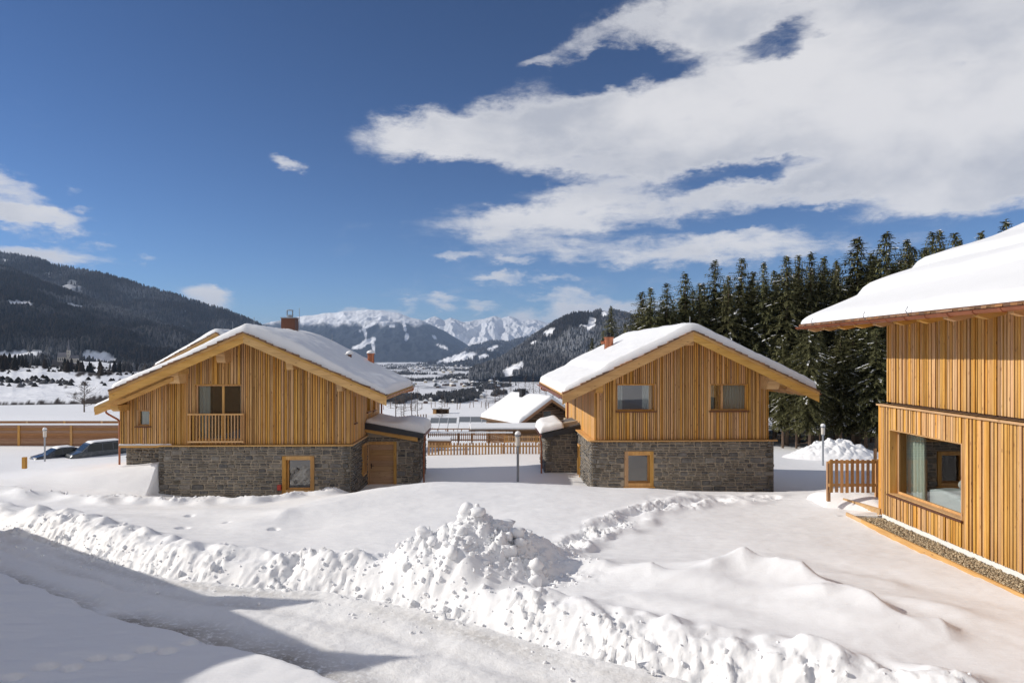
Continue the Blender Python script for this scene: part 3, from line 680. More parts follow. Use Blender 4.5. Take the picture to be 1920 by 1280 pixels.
forest_on(HL, 9000, 'copse_forest', 'mixed copses scattered over the slopes round the church', 13, 5, maxclear=.3, snow=.1,
          density=lambda x, y, px, py, rng: (fbm(x, y, 75, 3, 9)+.35*fbm(x, y, 300, 2, 10) > .10) & (y > 620) & ((np.abs(px-125) > 30) | (py < 662) | (y < 900)) & (rng.rand(len(x)) < .8))
forest_on(HL, 2600, 'hillside_shrub_forest', 'brown shrubs and young trees dotted over the snow below the church', 2.6, 6, maxclear=1.1, snow=.12, wide=2.6,
          density=lambda x, y, px, py, rng: (fbm(x, y*.6, 70, 3, 19)+.3*fbm(x, y, 18, 2, 20) > .22) & (y > 320) & (y < 1000))
# ------------------------------------------------------------------ building kit
rb = random.Random(11)
def frame_front(y): return lambda u, n, z: (u, y-n, z)            # wall facing the camera side
def frame_left(x):  return lambda u, n, z: (x-n, u, z)            # wall facing -x, u = depth
def frame_right(x): return lambda u, n, z: (x+n, u, z)            # wall facing +x
def holes_cells(u0, u1, z0, ztop, ops, extra=()):
    """split a wall into column cells round openings -> (u0,u1,zlo,zhi_left,zhi_right)"""
    us = sorted(set([u0, u1]+[min(max(o[0],u0),u1) for o in ops]+[min(max(o[1],u0),u1) for o in ops]+[e for e in extra if u0 < e < u1]))
    out = []
    for a, b in zip(us[:-1], us[1:]):
        if b-a < 1e-4: continue
        mid = (a+b)/2; hs = sorted([(o[2], o[3]) for o in ops if o[0] <= mid <= o[1]]); lo = z0
        for h0, h1 in hs:
            if h0 > lo+1e-4: out.append((a, b, lo, h0, h0))
            lo = max(lo, h1)
        tl, tr_ = ztop(a), ztop(b)
        if min(tl, tr_) > lo+1e-3: out.append((a, b, lo, tl, tr_))
        elif max(tl, tr_) > lo+1e-3: out.append((a, b, lo, max(tl, lo+.001), max(tr_, lo+.001)))
    return out
def backing(root, name, Fr, u0, u1, z0, ztop, ops, n0, n1, m, extra=()):
    mb = MB()
    for a, b, lo, tl, tr_ in holes_cells(u0, u1, z0, ztop, ops, extra): mb.fbox(Fr, a, b, n0, n1, lo, tl, tr_)
    return mb.obj(name, m, root)
def boards(root, Fr, u0, u1, z0, ztop, ops, widths=((.055,3),(.08,4),(.105,3),(.14,1)), m=None, gap=.027, n_in=.0, seed=1, even=False):
    r = random.Random(seed); u = u0; m = m or LARCH; ws = [w for w, k in widths for _ in range(k)]
    while u < u1-.02:
        w = r.choice(ws); b = min(u+w, u1); 
        if u1-b < .04: b = u1
        th = .034 if even else r.choice((.022, .034, .05))
        for a_, b_, lo, tl, tr_ in holes_cells(u, b, z0, ztop, [o for o in ops if o[0] < b-.01 and o[1] > u+.01 and not (o[0] > u+.01 and o[0] < b-.01 and (b-o[0]) < (o[0]-u)*.0)]):
            if b_-a_ < .018: continue
            g0 = gap/2 if abs(a_-u) < 1e-4 else 0; g1 = gap/2 if abs(b_-b) < 1e-4 else 0
            MB().fbox(Fr, a_+g0, b_-g1, n_in, n_in+th, lo+r.uniform(0,.008), tl-.004, tr_-.004).obj('plank', m, root)
        u = b
_stones = []
def stone_variants():
    r = random.Random(3)
    for k in range(16):
        bm = bmesh.new(); bmesh.ops.create_cube(bm, size=1)
        for v in bm.verts:
            v.co.x += r.uniform(-.07,.07); v.co.z += r.uniform(-.12,.12)
            if v.co.y < 0: v.co.y += r.uniform(-.15,.25); v.co.x *= .96; v.co.z *= .9
        ed = [e for e in bm.edges if all(v.co.y < 0 for v in e.verts) or (e.verts[0].co.y*e.verts[1].co.y < 0)]
        bmesh.ops.bevel(bm, geom=ed, offset=.10, segments=1, affect='EDGES', clamp_overlap=True)
        bmesh.ops.recalc_face_normals(bm, faces=bm.faces[:])
        me = bpy.data.meshes.new('stone'); bm.to_mesh(me); bm.free(); me.materials.append(STONE); _stones.append(me)
stone_variants()
def stone_layout(u0, u1, z0, z1, ops, seed, rowh=(.055,.15)):
    r = random.Random(seed); out = []
    bands = []; z = z0
    while z < z1-.03:
        h = r.choice((.08,.11,.14,.18,.22,.26)); 
        if z1-(z+h) < .05: h = z1-z
        bands.append((z, z+h)); z += h
    for (a, b) in bands:
        u = u0-r.uniform(0, .1)
        while u < u1:
            h = b-a; w = r.uniform(.12, .30)+h*r.uniform(.3,1.1); w = min(w, .62)
            x0, x1 = max(u, u0), min(u+w, u1)
            if u1-x1 < .06: x1 = u1; w = x1-u+.01
            if x1-x0 > .03:
                if h > .13 and r.random() < .62:
                    k = a+h*r.uniform(.35,.65); xs = x0+(x1-x0)*r.uniform(.3,.7)
                    out.append((x0, x1, a, k))
                    if x1-x0 > .25 and r.random() < .6: out += [(x0, xs, k, b), (xs, x1, k, b)]
                    else: out.append((x0, x1, k, b))
                else: out.append((x0, x1, a, b))
            u += w
    res = []
    for (x0, x1, a, b) in out:
        bad = False
        for (o0, o1, p0, p1) in ops:
            if x0 < o1 and x1 > o0 and a < p1 and b > p0:
                if (x0+x1)/2 < o0: x1 = o0
                elif (x0+x1)/2 > o1: x0 = o1
                elif (a+b)/2 > p1 and b-p1 > .03: a = p1
                elif (a+b)/2 < p0 and p0-a > .03: b = p0
                else: bad = True
                if x1-x0 < .03: bad = True
        if not bad: res.append((x0, x1, a, b))
    return res
class Stones:
    """collects stone slots over several walls of one house; the biggest become parts, the rest one part"""
    def __init__(s): s.slots = []
    def wall(s, kind, pos, u0, u1, z0, z1, ops, seed, vis=1.0):
        for (a, b, c, d) in stone_layout(u0, u1, z0, z1, ops, seed): s.slots.append(((b-a)*(d-c)*vis, kind, pos, a, b, c, d))
    def emit(s, root, limit=285):
        r = random.Random(9); s.slots.sort(key=lambda q: -q[0]); j = .042
        V = []; Fc = []; nv = 0
        for k, (ar, kind, pos, a, b, c, d) in enumerate(s.slots):
            me = _stones[r.randrange(16)]; th = r.uniform(.06, .14)
            w, h = (b-a)-j, (d-c)-j; uc, zc = (a+b)/2, (c+d)/2
            M = Matrix.Diagonal((w, th, h, 1))
            if r.random() < .5: M = Matrix.Diagonal((-1, 1, -1, 1)) @ M
            if kind == 'front': L = Matrix.Translation((uc, pos-.01, zc)) @ M
            elif kind == 'right': L = Matrix.Translation((pos+.01, uc, zc)) @ Matrix.Rotation(R(90), 4, 'Z') @ M
            else: L = Matrix.Translation((pos-.01, uc, zc)) @ Matrix.Rotation(R(-90), 4, 'Z') @ M
            if k < limit:
                o = bpy.data.objects.new('stone', me); link(o, root); o.matrix_local = L
            else:
                vv = np.array([(L @ v.co)[:] for v in me.vertices]); 
                for p in me.polygons: Fc.append(tuple(i+nv for i in p.vertices))
                V.append(vv); nv += len(vv)
        if V:
            m = bpy.data.meshes.new('small_stones'); m.from_pydata(np.concatenate(V).tolist(), [], Fc); m.materials.append(STONE)
            o = link(bpy.data.objects.new('small_stones', m), root); o['kind'] = 'stuff'

def curtain_mesh(Fr, u0, u1, n, z0, z1, amp=.03, k=6, seed=0):
    N = max(8, int((u1-u0)/.012)); b = MB(); r = random.Random(seed); ph = r.uniform(0, 6)
    for i in range(N+1):
        t = i/N; u = u0+(u1-u0)*t; nn = n + amp*math.sin(ph+t*k*2*math.pi)+amp*.4*math.sin(t*k*4.3*math.pi+1)
        b.v += [Fr(u, nn, z0), Fr(u, nn+amp*.2, z1)]
    for i in range(N): b.f.append((2*i, 2*i+2, 2*i+3, 2*i+1)); b.m.append(0)
    return b
def window(root, Fr, u0, u1, z0, z1, depth=.12, fw=.07, mull=(), surround=0.0, sill=True, wood=None, curt=(), room=True, roomd=2.0, nout=.05, roomc=None, curtm=None, name='window', label=None, copper_sill=True, leaf=.05):
    wood = wood or LARCH; roomc = roomc or ROOM
    f = MB()
    def ring(a0, a1, c0, c1, w, n0, n1):
        f.fbox(Fr, a0, a0+w, n0, n1, c0, c1); f.fbox(Fr, a1-w, a1, n0, n1, c0, c1)
        f.fbox(Fr, a0+w, a1-w, n0, n1, c1-w, c1); f.fbox(Fr, a0+w, a1-w, n0, n1, c0, c0+w)
    if surround: ring(u0, u1, z0, z1, surround, -depth, nout+.03)
    else: ring(u0, u1, z0, z1, .028, -depth, nout+.006)
    s = surround or .028
    ring(u0+s, u1-s, z0+s, z1-s, fw, -depth-.05, -depth)
    for mu in mull: f.fbox(Fr, mu-.045, mu+.045, -depth-.05, -depth+.004, z0+s+fw, z1-s-fw)
    w = f.obj(name, wood, root)
    if label: w['label'] = label
    a0, a1, c0, c1 = u0+s+fw, u1-s-fw, z0+s+fw, z1-s-fw
    cuts = [a0]+sum([[mu-.045, mu+.045] for mu in mull], [])+[a1]
    for i in range(0, len(cuts), 2): MB().fbox(Fr, cuts[i]+.001, cuts[i+1]-.001, -depth-.03, -depth-.022, c0+.001, c1-.001).obj('pane', GLASS, w)
    if sill: MB().fbox(Fr, u0-.05, u1+.05, -depth+.01, nout+.07, z0-.045, z0-.004, m=0).obj('sill', COPPERB if copper_sill else wood, w)
    if room:
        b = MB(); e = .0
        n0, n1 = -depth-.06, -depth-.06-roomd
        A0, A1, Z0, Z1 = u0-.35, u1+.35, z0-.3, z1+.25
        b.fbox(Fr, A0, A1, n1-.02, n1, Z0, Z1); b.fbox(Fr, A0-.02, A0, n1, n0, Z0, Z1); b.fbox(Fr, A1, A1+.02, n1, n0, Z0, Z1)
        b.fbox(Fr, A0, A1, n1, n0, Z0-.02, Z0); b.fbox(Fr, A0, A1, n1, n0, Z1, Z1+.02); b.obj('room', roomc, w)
    for k, (q0, q1) in enumerate(curt):
        curtain_mesh(Fr, q0, q1, -depth-.14, z0-.1, z1+.05, .022, max(2, int((q1-q0)/.11)), k).obj('curtain', curtm or GREYC, w, smooth=True, fix=False)
    return w

def roof_snow(root, x0, x1, y0, y1, rz, T=.42, seed=1, ridge=None, res=.10, name='roof_snow', rnd_=.28, bulge=0.0, steps=(), lip=.05, m=None, ridge_soft=.8, front_keep=1.0):
    """snow lying on a roof surface rz(x); rounded at its edges, softened over the ridge"""
    nx = max(8, int((x1-x0)/res)); ny = max(8, int((y1-y0)/res))
    def ev(a, b, n):   # denser towards the edges
        t = np.linspace(0, 1, n); t = t + .0; e = .5-.5*np.cos(np.pi*t); return a+(b-a)*(.35*e+.65*t)
    xs = ev(x0, x1, nx); ys = ev(y0, y1, ny); X, Y = np.meshgrid(xs, ys)
    wob = .07*fbm(Y, X, .9, 3, seed)
    e = np.minimum.reduce([X-x0, x1-X, Y-y0, y1-Y]); e = np.clip(e, 0, 9)
    k = np.clip(e/rnd_, 0, 1); prof = np.sqrt(np.clip(1-(1-k)**2, 0, 1))
    zr = np.vectorize(rz)(xs)[None,:]*np.ones_like(X)
    kn = int(ridge_soft/((x1-x0)/nx)); top = zr.copy()
    if ridge is not None and kn > 1:
        w = np.hanning(2*kn+1); w /= w.sum(); pad = np.pad(zr[0], kn, mode='reflect', reflect_type='odd'); sm = np.convolve(pad, w, 'valid'); sm = sm + (zr[0]-sm)*0
        top = sm[None,:]*np.ones_like(X); 
        top = top + .10*np.exp(-((X-ridge)/.9)**2)
    t = T*(1+.16*fbm(X, Y, 2.2, 3, seed+4)) + .02*fbm(X, Y, .35, 2, seed+6) + bulge*np.exp(-((X-(ridge if ridge is not None else x0)-1.6)/1.8)**2)
    for (ax, w_, h_) in steps: t = t + h_*sst(X, ax-w_, ax+w_) 
    Z = zr + .012 + lip*0 + np.maximum((top-zr), 0)*prof + np.maximum(t, .05)*(.22*np.minimum(1, k*8)+.78*prof)
    h, w = Z.shape; co = np.stack([X, Y, Z], -1).reshape(-1, 3); i = np.arange(h*w).reshape(h, w)
    q = np.stack([i[:-1,:-1], i[:-1,1:], i[1:,1:], i[1:,:-1]], -1).reshape(-1, 4)
    edge = np.concatenate([i[0,:], i[1:,-1], i[-1,-2::-1], i[-2:0:-1,0]])
    low = co[edge].copy(); low[:,2] = np.interp(low[:,0], xs, zr[0])+.008; nb = len(co); co = np.concatenate([co, low])
    ne = len(edge); a = np.arange(ne); bq = np.stack([edge, nb+a, nb+(a+1)%ne, edge[(a+1)%ne]], -1); bq = bq[:, ::1]
    me = raw_mesh(name, co, np.concatenate([q, bq]), m or ROOFSNOW)
    return link(bpy.data.objects.new(name, me), root)

def gable_roof(root, xr, zr, x0, x1, y0, y1, sl, th=.16, purl=(), verge=True):
    """roof slabs with deck, barge boards, shingles at the verge, projecting purlins"""
    rz = lambda x: zr - sl*abs(x-xr)
    for side, (a, b) in (('l', (x0, xr)), ('r', (xr, x1))):
        prof = [(a, rz(a)-th), (b, rz(b)-th), (b, rz(b)), (a, rz(a))]
        s = MB().prism(prof, 'y', y0+.05, y1).obj('roof_slope', LARCHY, root)
    # barge boards: upper narrow and lower deep, on both slopes of the front
    for (a, b) in ((x0, xr), (xr, x1)):
        for (dz0, dz1, n0, n1) in ((-.40, -.08, y0+.0, y0+.05), (-.10, -.0, y0-.035, y0-.002)):
            MB().prism([(a, rz(a)+dz0), (b, rz(b)+dz0), (b, rz(b)+dz1), (a, rz(a)+dz1)], 'y', n0, n1).obj('barge_board', LARCHX, root)
    # ragged verge shingles
    r = random.Random(int(abs(xr)*100)); c = math.sqrt(1+sl*sl)
    for (a, b, sg) in ((x0, xr, 1), (xr, x1, -1)):
        u = a
        while u < b-.02:
            v = min(u+r.uniform(.16, .28), b); h = r.uniform(.05, .10); o = r.uniform(-.04, .03)
            MB().prism([(u, rz(u)+.002), (v, rz(v)+.002), (v, rz(v)+h*(.6 if sg > 0 else 1)), (u, rz(u)+h*(1 if sg > 0 else .6))], 'y', y0-.075+o, y0+.30).obj('shingle', SHINGLE, root)
            u = v+.004
    for (px_, w_, h_, ln) in purl:
        z = rz(px_)-th
        pr = [(y0+ln, z-h_*.98), (y0+ln+.12, z-h_), (y0+ln+.16, z-h_*1.0), (y0+1.6, z-h_), (y0+1.6, z-.0), (y0+ln, z-.0), (y0+ln, z-h_*.45), (y0+ln+.05, z-h_*.5)]
        pr = [(y0+ln, z-.01), (y0+ln, z-h_*.42), (y0+ln+.07, z-h_*.52), (y0+ln+.10, z-h_*.80), (y0+ln+.2, z-h_), (y0+1.7, z-h_), (y0+1.7, z-.01)]
        MB().prism(pr, 'x', px_-w_/2, px_+w_/2).obj('purlin', LARCHX, root)
    return rz
def gutter(root, x, y0, y1, z, r=.07, out=-1, mt=None, hooks=True):
    m = MB(); n = 8; pr = [(x+r*math.cos(math.pi+math.pi*i/n), z+r*math.sin(math.pi+math.pi*i/n)) for i in range(n+1)]
    pr += [(x+(r-.008)*math.cos(2*math.pi-math.pi*i/n), z+(r-.008)*math.sin(2*math.pi-math.pi*i/n)) for i in range(n+1)]
    g = m.prism(pr, 'y', y0, y1).obj('gutter', mt or COPPER, root)
    if hooks:
        y = y0+.4
        while y < y1:
            MB().tube([(x+(r+.012)*math.cos(math.pi+math.pi*i/6), y, z+(r+.012)*math.sin(math.pi+math.pi*i/6)) for i in range(7)], .009, 5).obj('bracket', mt or COPPER, g); y += .85
    return g
def pipe(root, pts, r=.045, name='downpipe', m=None):
    # soften the bends
    P_ = [Vector(p) for p in pts]; out = [P_[0]]
    for a, b, c in zip(P_[:-2], P_[1:-1], P_[2:]):
        d1 = (a-b).normalized()*min(.10, (a-b).length*.4); d2 = (c-b).normalized()*min(.10, (c-b).length*.4)
        for t in (0, .33, .66, 1): out.append((b+d1)*(1-t)**2+b*2*t*(1-t)+(b+d2)*t*t)
    out.append(P_[-1]); return MB().tube(out, r, 10).obj(name, m or COPPER, root, smooth=True)

# ------------------------------------------------------------------ LEFT CHALET
def left_chalet():
    D = 28.0; XR = -10.62; root = thing('chalet', 'left timber chalet with balcony, slate stone base and porch door', 'house', (XR, D, -5.9), R(1.34), 'timber chalets with stone bases')
    X = lambda px, d=D: (px-960)/F*d - XR            # px -> local x at front plane depth
    Z = lambda py, d=D: (HY-py)/F*d + 5.9
    zr = Z(624, 26.9); sl = .442; x0, x1 = -5.22, 5.62; y0, y1 = -1.1, 7.6
    rz = lambda x: zr - sl*abs(x)
    w0, w1 = X(228), X(656); s0, s1 = X(302), X(658); zl = Z(833)
    bt = lambda x: rz(x)-.17
    # openings: u0,u1,z0,z1
    bal = (X(366), X(454), Z(826), Z(720)); sw = (X(260), X(285), Z(798), Z(768))
    ffr = frame_front(0)
    backing(root, 'wall', ffr, w0, w1, zl, bt, [bal, sw], -.16, 0, BACK, extra=(0,))
    boards(root, ffr, w0, w1, zl+.01, bt, [bal, sw], seed=4, n_in=.002)
    # side and rear walls
    fr = frame_right(w1); sd = y1-.7
    swin = [(.55, .95, Z(793, 28.7), Z(742, 28.7)), (3.35, 4.1, Z(772, 31.6), Z(736, 31.6)), (4.95, 5.55, Z(770, 33), Z(737, 33))]
    backing(root, 'wall', fr, 0, sd, zl, lambda u: bt(w1), swin, -.16, 0, BACK)
    boards(root, fr, .0, sd, zl+.01, lambda u: bt(w1), swin, seed=5, n_in=.002, even=True, gap=.005, widths=((.14,2),(.2,2),(.1,1)))
    backing(root, 'wall', frame_left(w0), .16, sd, zl-.1, lambda u: bt(w0), [], -.16, 0, LARCH); backing(root, 'wall', frame_left(w0+.05), 1.2, sd, -.3, lambda u: zl-.11, [], -.16, 0, MORTAR)
    backing(root, 'wall', frame_front(sd+.16), w0, w1, 0, bt, [], 0, .16, BACK, extra=(0,))
    # stone base
    gw = (X(531), X(590), Z(924), Z(854)); st = Stones()
    fs = frame_front(-.10)
    backing(root, 'wall', fs, s0, s1, -.6, lambda u: zl-.05, [gw], -.3, 0, MORTAR); st.wall('front', -.10, s0, s1, -.35, zl-.05, [gw], 21)
    rs = frame_right(s1); rw = (2.1, 2.95, Z(893, 30.3), Z(833, 30.3))
    backing(root, 'wall', rs, -.10, 3.3, -.6, lambda u: zl-.05, [rw], -.3, 0, MORTAR); st.wall('right', s1, -.1, 3.3, -.35, zl-.05, [rw], 22, .5)
    backing(root, 'wall', frame_front(.45), w0+.02, s0, -.6, lambda u: zl-.05, [], -.2, 0, MORTAR); st.wall('front', .45, w0+.02, s0, .6, zl-.05, [], 23)
    backing(root, 'wall', frame_left(s0), -.1, 1.2, -.6, lambda u: zl-.05, [], -.2, 0, MORTAR); MB().box(w0, s0, 0.0, 1.4, zl-.12, zl-.02).obj('soffit', LARCHX, root)
    # ledges
    MB().box(s0-.03, s1+.09, -.23, -.0, zl-.05, zl-.005).obj('ledge', LARCHX, root); MB().box(s1-.02, s1+.1, .002, 3.3, zl-.052, zl-.008).obj('ledge', LARCHY, root)
    MB().box(w0-.02, s0-.032, -.06, -.0, zl-.06, zl-.015).obj('ledge', LARCHX, root)
    roof_snow(root, w0-.02, s0+.5, -.06, -.01, lambda x: zl-.018, T=.05, name='ledge_snow', rnd_=.03, res=.03)
    # windows
    w = window(root, ffr, *bal, mull=(X(417),), curt=((bal[0]+.08, X(390)), (X(447), bal[1]-.08)), sill=False, fw=.055, roomd=2.5, label='balcony door pair behind the railing')
    window(root, ffr, *sw, fw=.03, curt=((sw[0]+.03, sw[1]-.03),), curtm=CURTAIN)
    window(root, fs, *gw, surround=.15, depth=.18, fw=.05, curt=(), roomc=ROOM, label='square ground floor window in a broad timber surround', copper_sill=False)
    for o in swin: window(root, fr, *o, fw=.04, roomd=1.0, copper_sill=True)
    window(root, rs, *rw, surround=.09, depth=.15, roomd=1.2, sill=False)
    MB().box(X(523), X(530)-.01, -.26, -.12, Z(917), Z(907)).obj('red_box', RED, root)
    # balcony railing
    r0, r1 = X(357), X(460); zt, zb = Z(774), Z(829)
    rail = MB().box(r0, r1, -.24, -.15, zt-.07, zt).obj('railing', LARCHX, root)
    MB().box(r0, r1, -.225, -.165, zb+.02, zb+.085).obj('rail', LARCHX, rail)
    for xp in (r0+.04, r1-.04): MB().box(xp-.045, xp+.045, -.148, -.06, zb-.03, zt).obj('post', LARCH, rail)
    n = 17
    for i in range(n):
        x = r0+.1+(r1-r0-.2)*i/(n-1); MB().box(x-.022, x+.022, -.215, -.175, zb+.086, zt-.071).obj('baluster', LARCH, rail)
    # roof
    purl = [(-1.04, .34, .56, .30), (-2.93, .50, .56, .30), (1.69, .26, .56, .30), (3.67, .22, .54, .30)]
    gable_roof(root, 0, zr, x0, x1, y0, y1, sl, purl=purl)
    # lower roof of the wing on the left, set under the main slope
    pr = [(-6.0, rz(-6.0)-.30-.16), (-2.6, rz(-2.6)-.30-.16), (-2.6, rz(-2.6)-.26), (-6.0, rz(-6.0)-.26)]
    MB().prism([(a, b-.02) for a, b in pr], 'y', -.75, 7.4).obj('wing_roof', LARCHX, root)
    MB().prism([(-5.95, rz(-5.95)-.62), (-2.9, rz(-2.9)-.62), (-2.9, rz(-2.9)-.46), (-5.95, rz(-5.95)-.46)], 'y', -.80, -.60).obj('barge_board', LARCHX, root)
    roof_snow(root, -6.03, -5.25, -.7, 7.3, lambda x: rz(x)-.27, T=.10, name='wing_roof_snow', rnd_=.08)
    for x, ww in ((-5.2, .3),): MB().prism([(-.85, Z(757)), (-.85, Z(763)), (-.65, Z(768)), (.3, Z(768)), (.3, Z(757))], 'x', x-.1, x+.2).obj('purlin', LARCHX, root)
    gutter(root, x1+.03, y0+.1, y1, rz(x1)-.03, .065); gutter(root, -6.08, -.5, 7.2, rz(-6.0)-.42, .06, hooks=False)
    pipe(root, [(x1+.03, y1-.25, rz(x1)-.10), (x1+.03, y1-.25, rz(x1)-.22), (w1+.12, sd+.02, rz(x1)-.5), (w1+.12, sd+.02, Z(783, 34.5))])
    pipe(root, [(-6.08, .2, rz(-6)-.48), (-6.06, .2, rz(-6)-.6), (w0-.08, .12, rz(-6)-.9), (w0-.08, .12, 1.4)], .04)
    roof_snow(root, x0+.03, x1-.03, y0+.05, y1-.02, rz, T=.26, seed=2, ridge=0, res=.09, rnd_=.17, bulge=.26, ridge_soft=1.3)
    # chimneys, vent, lightning rods
    zc = Z(617, 33); yc = 5.0
    ch = MB().box(-.33, .33, yc-.3, yc+.3, zr-.4, Z(597, 33)).obj('chimney', COPPERB, root)
    MB().box(-.36, .36, yc-.33, yc+.33, Z(597, 33), Z(596, 33)+.02).obj('cap', GREYM, ch)
    MB().lathe((0, yc, Z(596, 33)+.02), [(.15,0),(.15,.1),(.17,.1),(.17,.12),(.13,.12)], 12).obj('flue', GREYM, ch)
    for sx in (-.13, .13): MB().box(sx-.012, sx+.012, yc-.05, yc+.05, Z(595.5,33)+.1, Z(595.5,33)+.34).obj('strut', GREYM, ch)
    MB().lathe((0, yc, Z(595.5, 33)+.34), [(.17,0),(.17,.03),(.02,.05)], 12).obj('cowl', GREYM, ch)
    c2 = MB().lathe((3.55, 6.9, rz(3.55)-.1), [(.17,0),(.17,.82),(.2,.82),(.2,.88)], 12).obj('chimney', COPPER, root)
    MB().lathe((3.55, 6.9, rz(3.55)+.78), [(.21,0),(.22,.05),(.15,.13),(.02,.17)], 12).obj('snow_cap', ROOFSNOW, c2, smooth=True)
    v2 = MB().lathe((3.05, 4.2, rz(3.05)+.1), [(.09,0),(.09,.45)], 10).obj('vent', COPPERB, root)
    MB().lathe((3.05, 4.2, rz(3.05)+.5), [(.16,0),(.19,.06),(.14,.14),(.02,.18)], 12).obj('snow_cap', ROOFSNOW, v2, smooth=True)
    for (x, y, h) in ((.2, 5.9, 1.55), (-.1, .4, .75), (1.6, 6.8, .9)): MB().tube([(x, y, rz(x)), (x, y, rz(x)+h)], .012, 5).obj('lightning_rod', GREYM, root)
    # porch
    fp = frame_front(3.3); p0, p1 = s1+.0, X(788, 31.3); pz = Z(812, 31.3)
    door = (X(690, 31.3), X(746, 31.3), -.2, Z(828, 31.3))
    ztp = lambda u: Z(806, 31.3)-(u-p0)*.20
    backing(root, 'wall', fp, p0, p1, -.6, ztp, [door], -.3, 0, MORTAR); st.wall('front', 3.3, p0, p1, -.3, Z(819, 31.3)-.02, [door], 31, .9)
    backing(root, 'wall', frame_right(p1), 3.3, 6.2, -.6, lambda u: ztp(p1), [], -.3, 0, MORTAR); st.wall('right', p1, 3.28, 6.2, -.3, ztp(p1), [], 32, .4)
    st.emit(root)
    dr = MB(); a, b, c, d = door
    for q in ((a, a+.13, c, d), (b-.13, b, c, d), (a+.13, b-.13, d-.13, d)): dr.fbox(fp, q[0], q[1], -.12, .06, q[2], q[3])
    dro = dr.obj('door_frame', LARCH, root)
    lf = MB().fbox(fp, a+.13, b-.13, -.10, -.06, c, d-.13).obj('door', DOORW, dro)
    k = 8; hh = (d-.14-c)/k
    for i in range(k): MB().fbox(fp, a+.135, b-.135, -.058, -.035, c+i*hh+.004, c+(i+1)*hh-.004).obj('door_board', DOORW, dro)
    hz = Z(874, 31.3); MB().fbox(fp, a+.19, a+.225, -.034, -.02, hz-.12, hz+.12).fbox(fp, a+.195, a+.33, .0, .02, hz+.0, hz+.025).fbox(fp, a+.2, a+.22, -.02, .0, hz, hz+.02).obj('handle', DARKM, dro)
    # porch roof sloping down to the right
    q0, q1 = X(681, 30.9), X(796, 30.9); za, zb2 = Z(792, 30.9), Z(814, 30.9)
    rzp = lambda x: za + (zb2-za)*(x-q0)/(q1-q0)
    MB().prism([(q0, za-.28), (q1, zb2-.20), (q1, zb2), (q0, za)], 'y', 2.88, 6.35).obj('porch_roof', DGREY, root)
    MB().prism([(q0+.02, za-.42), (q1-.28, zb2-.36), (q1-.28, zb2-.14), (q0+.02, za-.24)], 'y', 2.95, 3.05).obj('fascia_board', LARCHX, root)
    MB().box(q0+.0, q0+.09, 2.9, 6.3, za-.01, za+.16).obj('flashing', DGREY, root)
    roof_snow(root, q0+.12, q1+.05, 3.05, 6.3, lambda x: rzp(x)+.004, T=.20, seed=8, res=.08, rnd_=.35, name='porch_snow', steps=((q1-1.2, .5, .22),))
    gutter(root, q1+.06, 2.9, 6.3, zb2-.06, .055, hooks=False)
    pipe(root, [(q1+.06, 3.0, zb2-.1), (q1+.06, 3.0, zb2-.28), (q1+.0, 3.1, zb2-.5), (q1+.0, 3.1, -.3)], .038)
    return root
left_chalet()

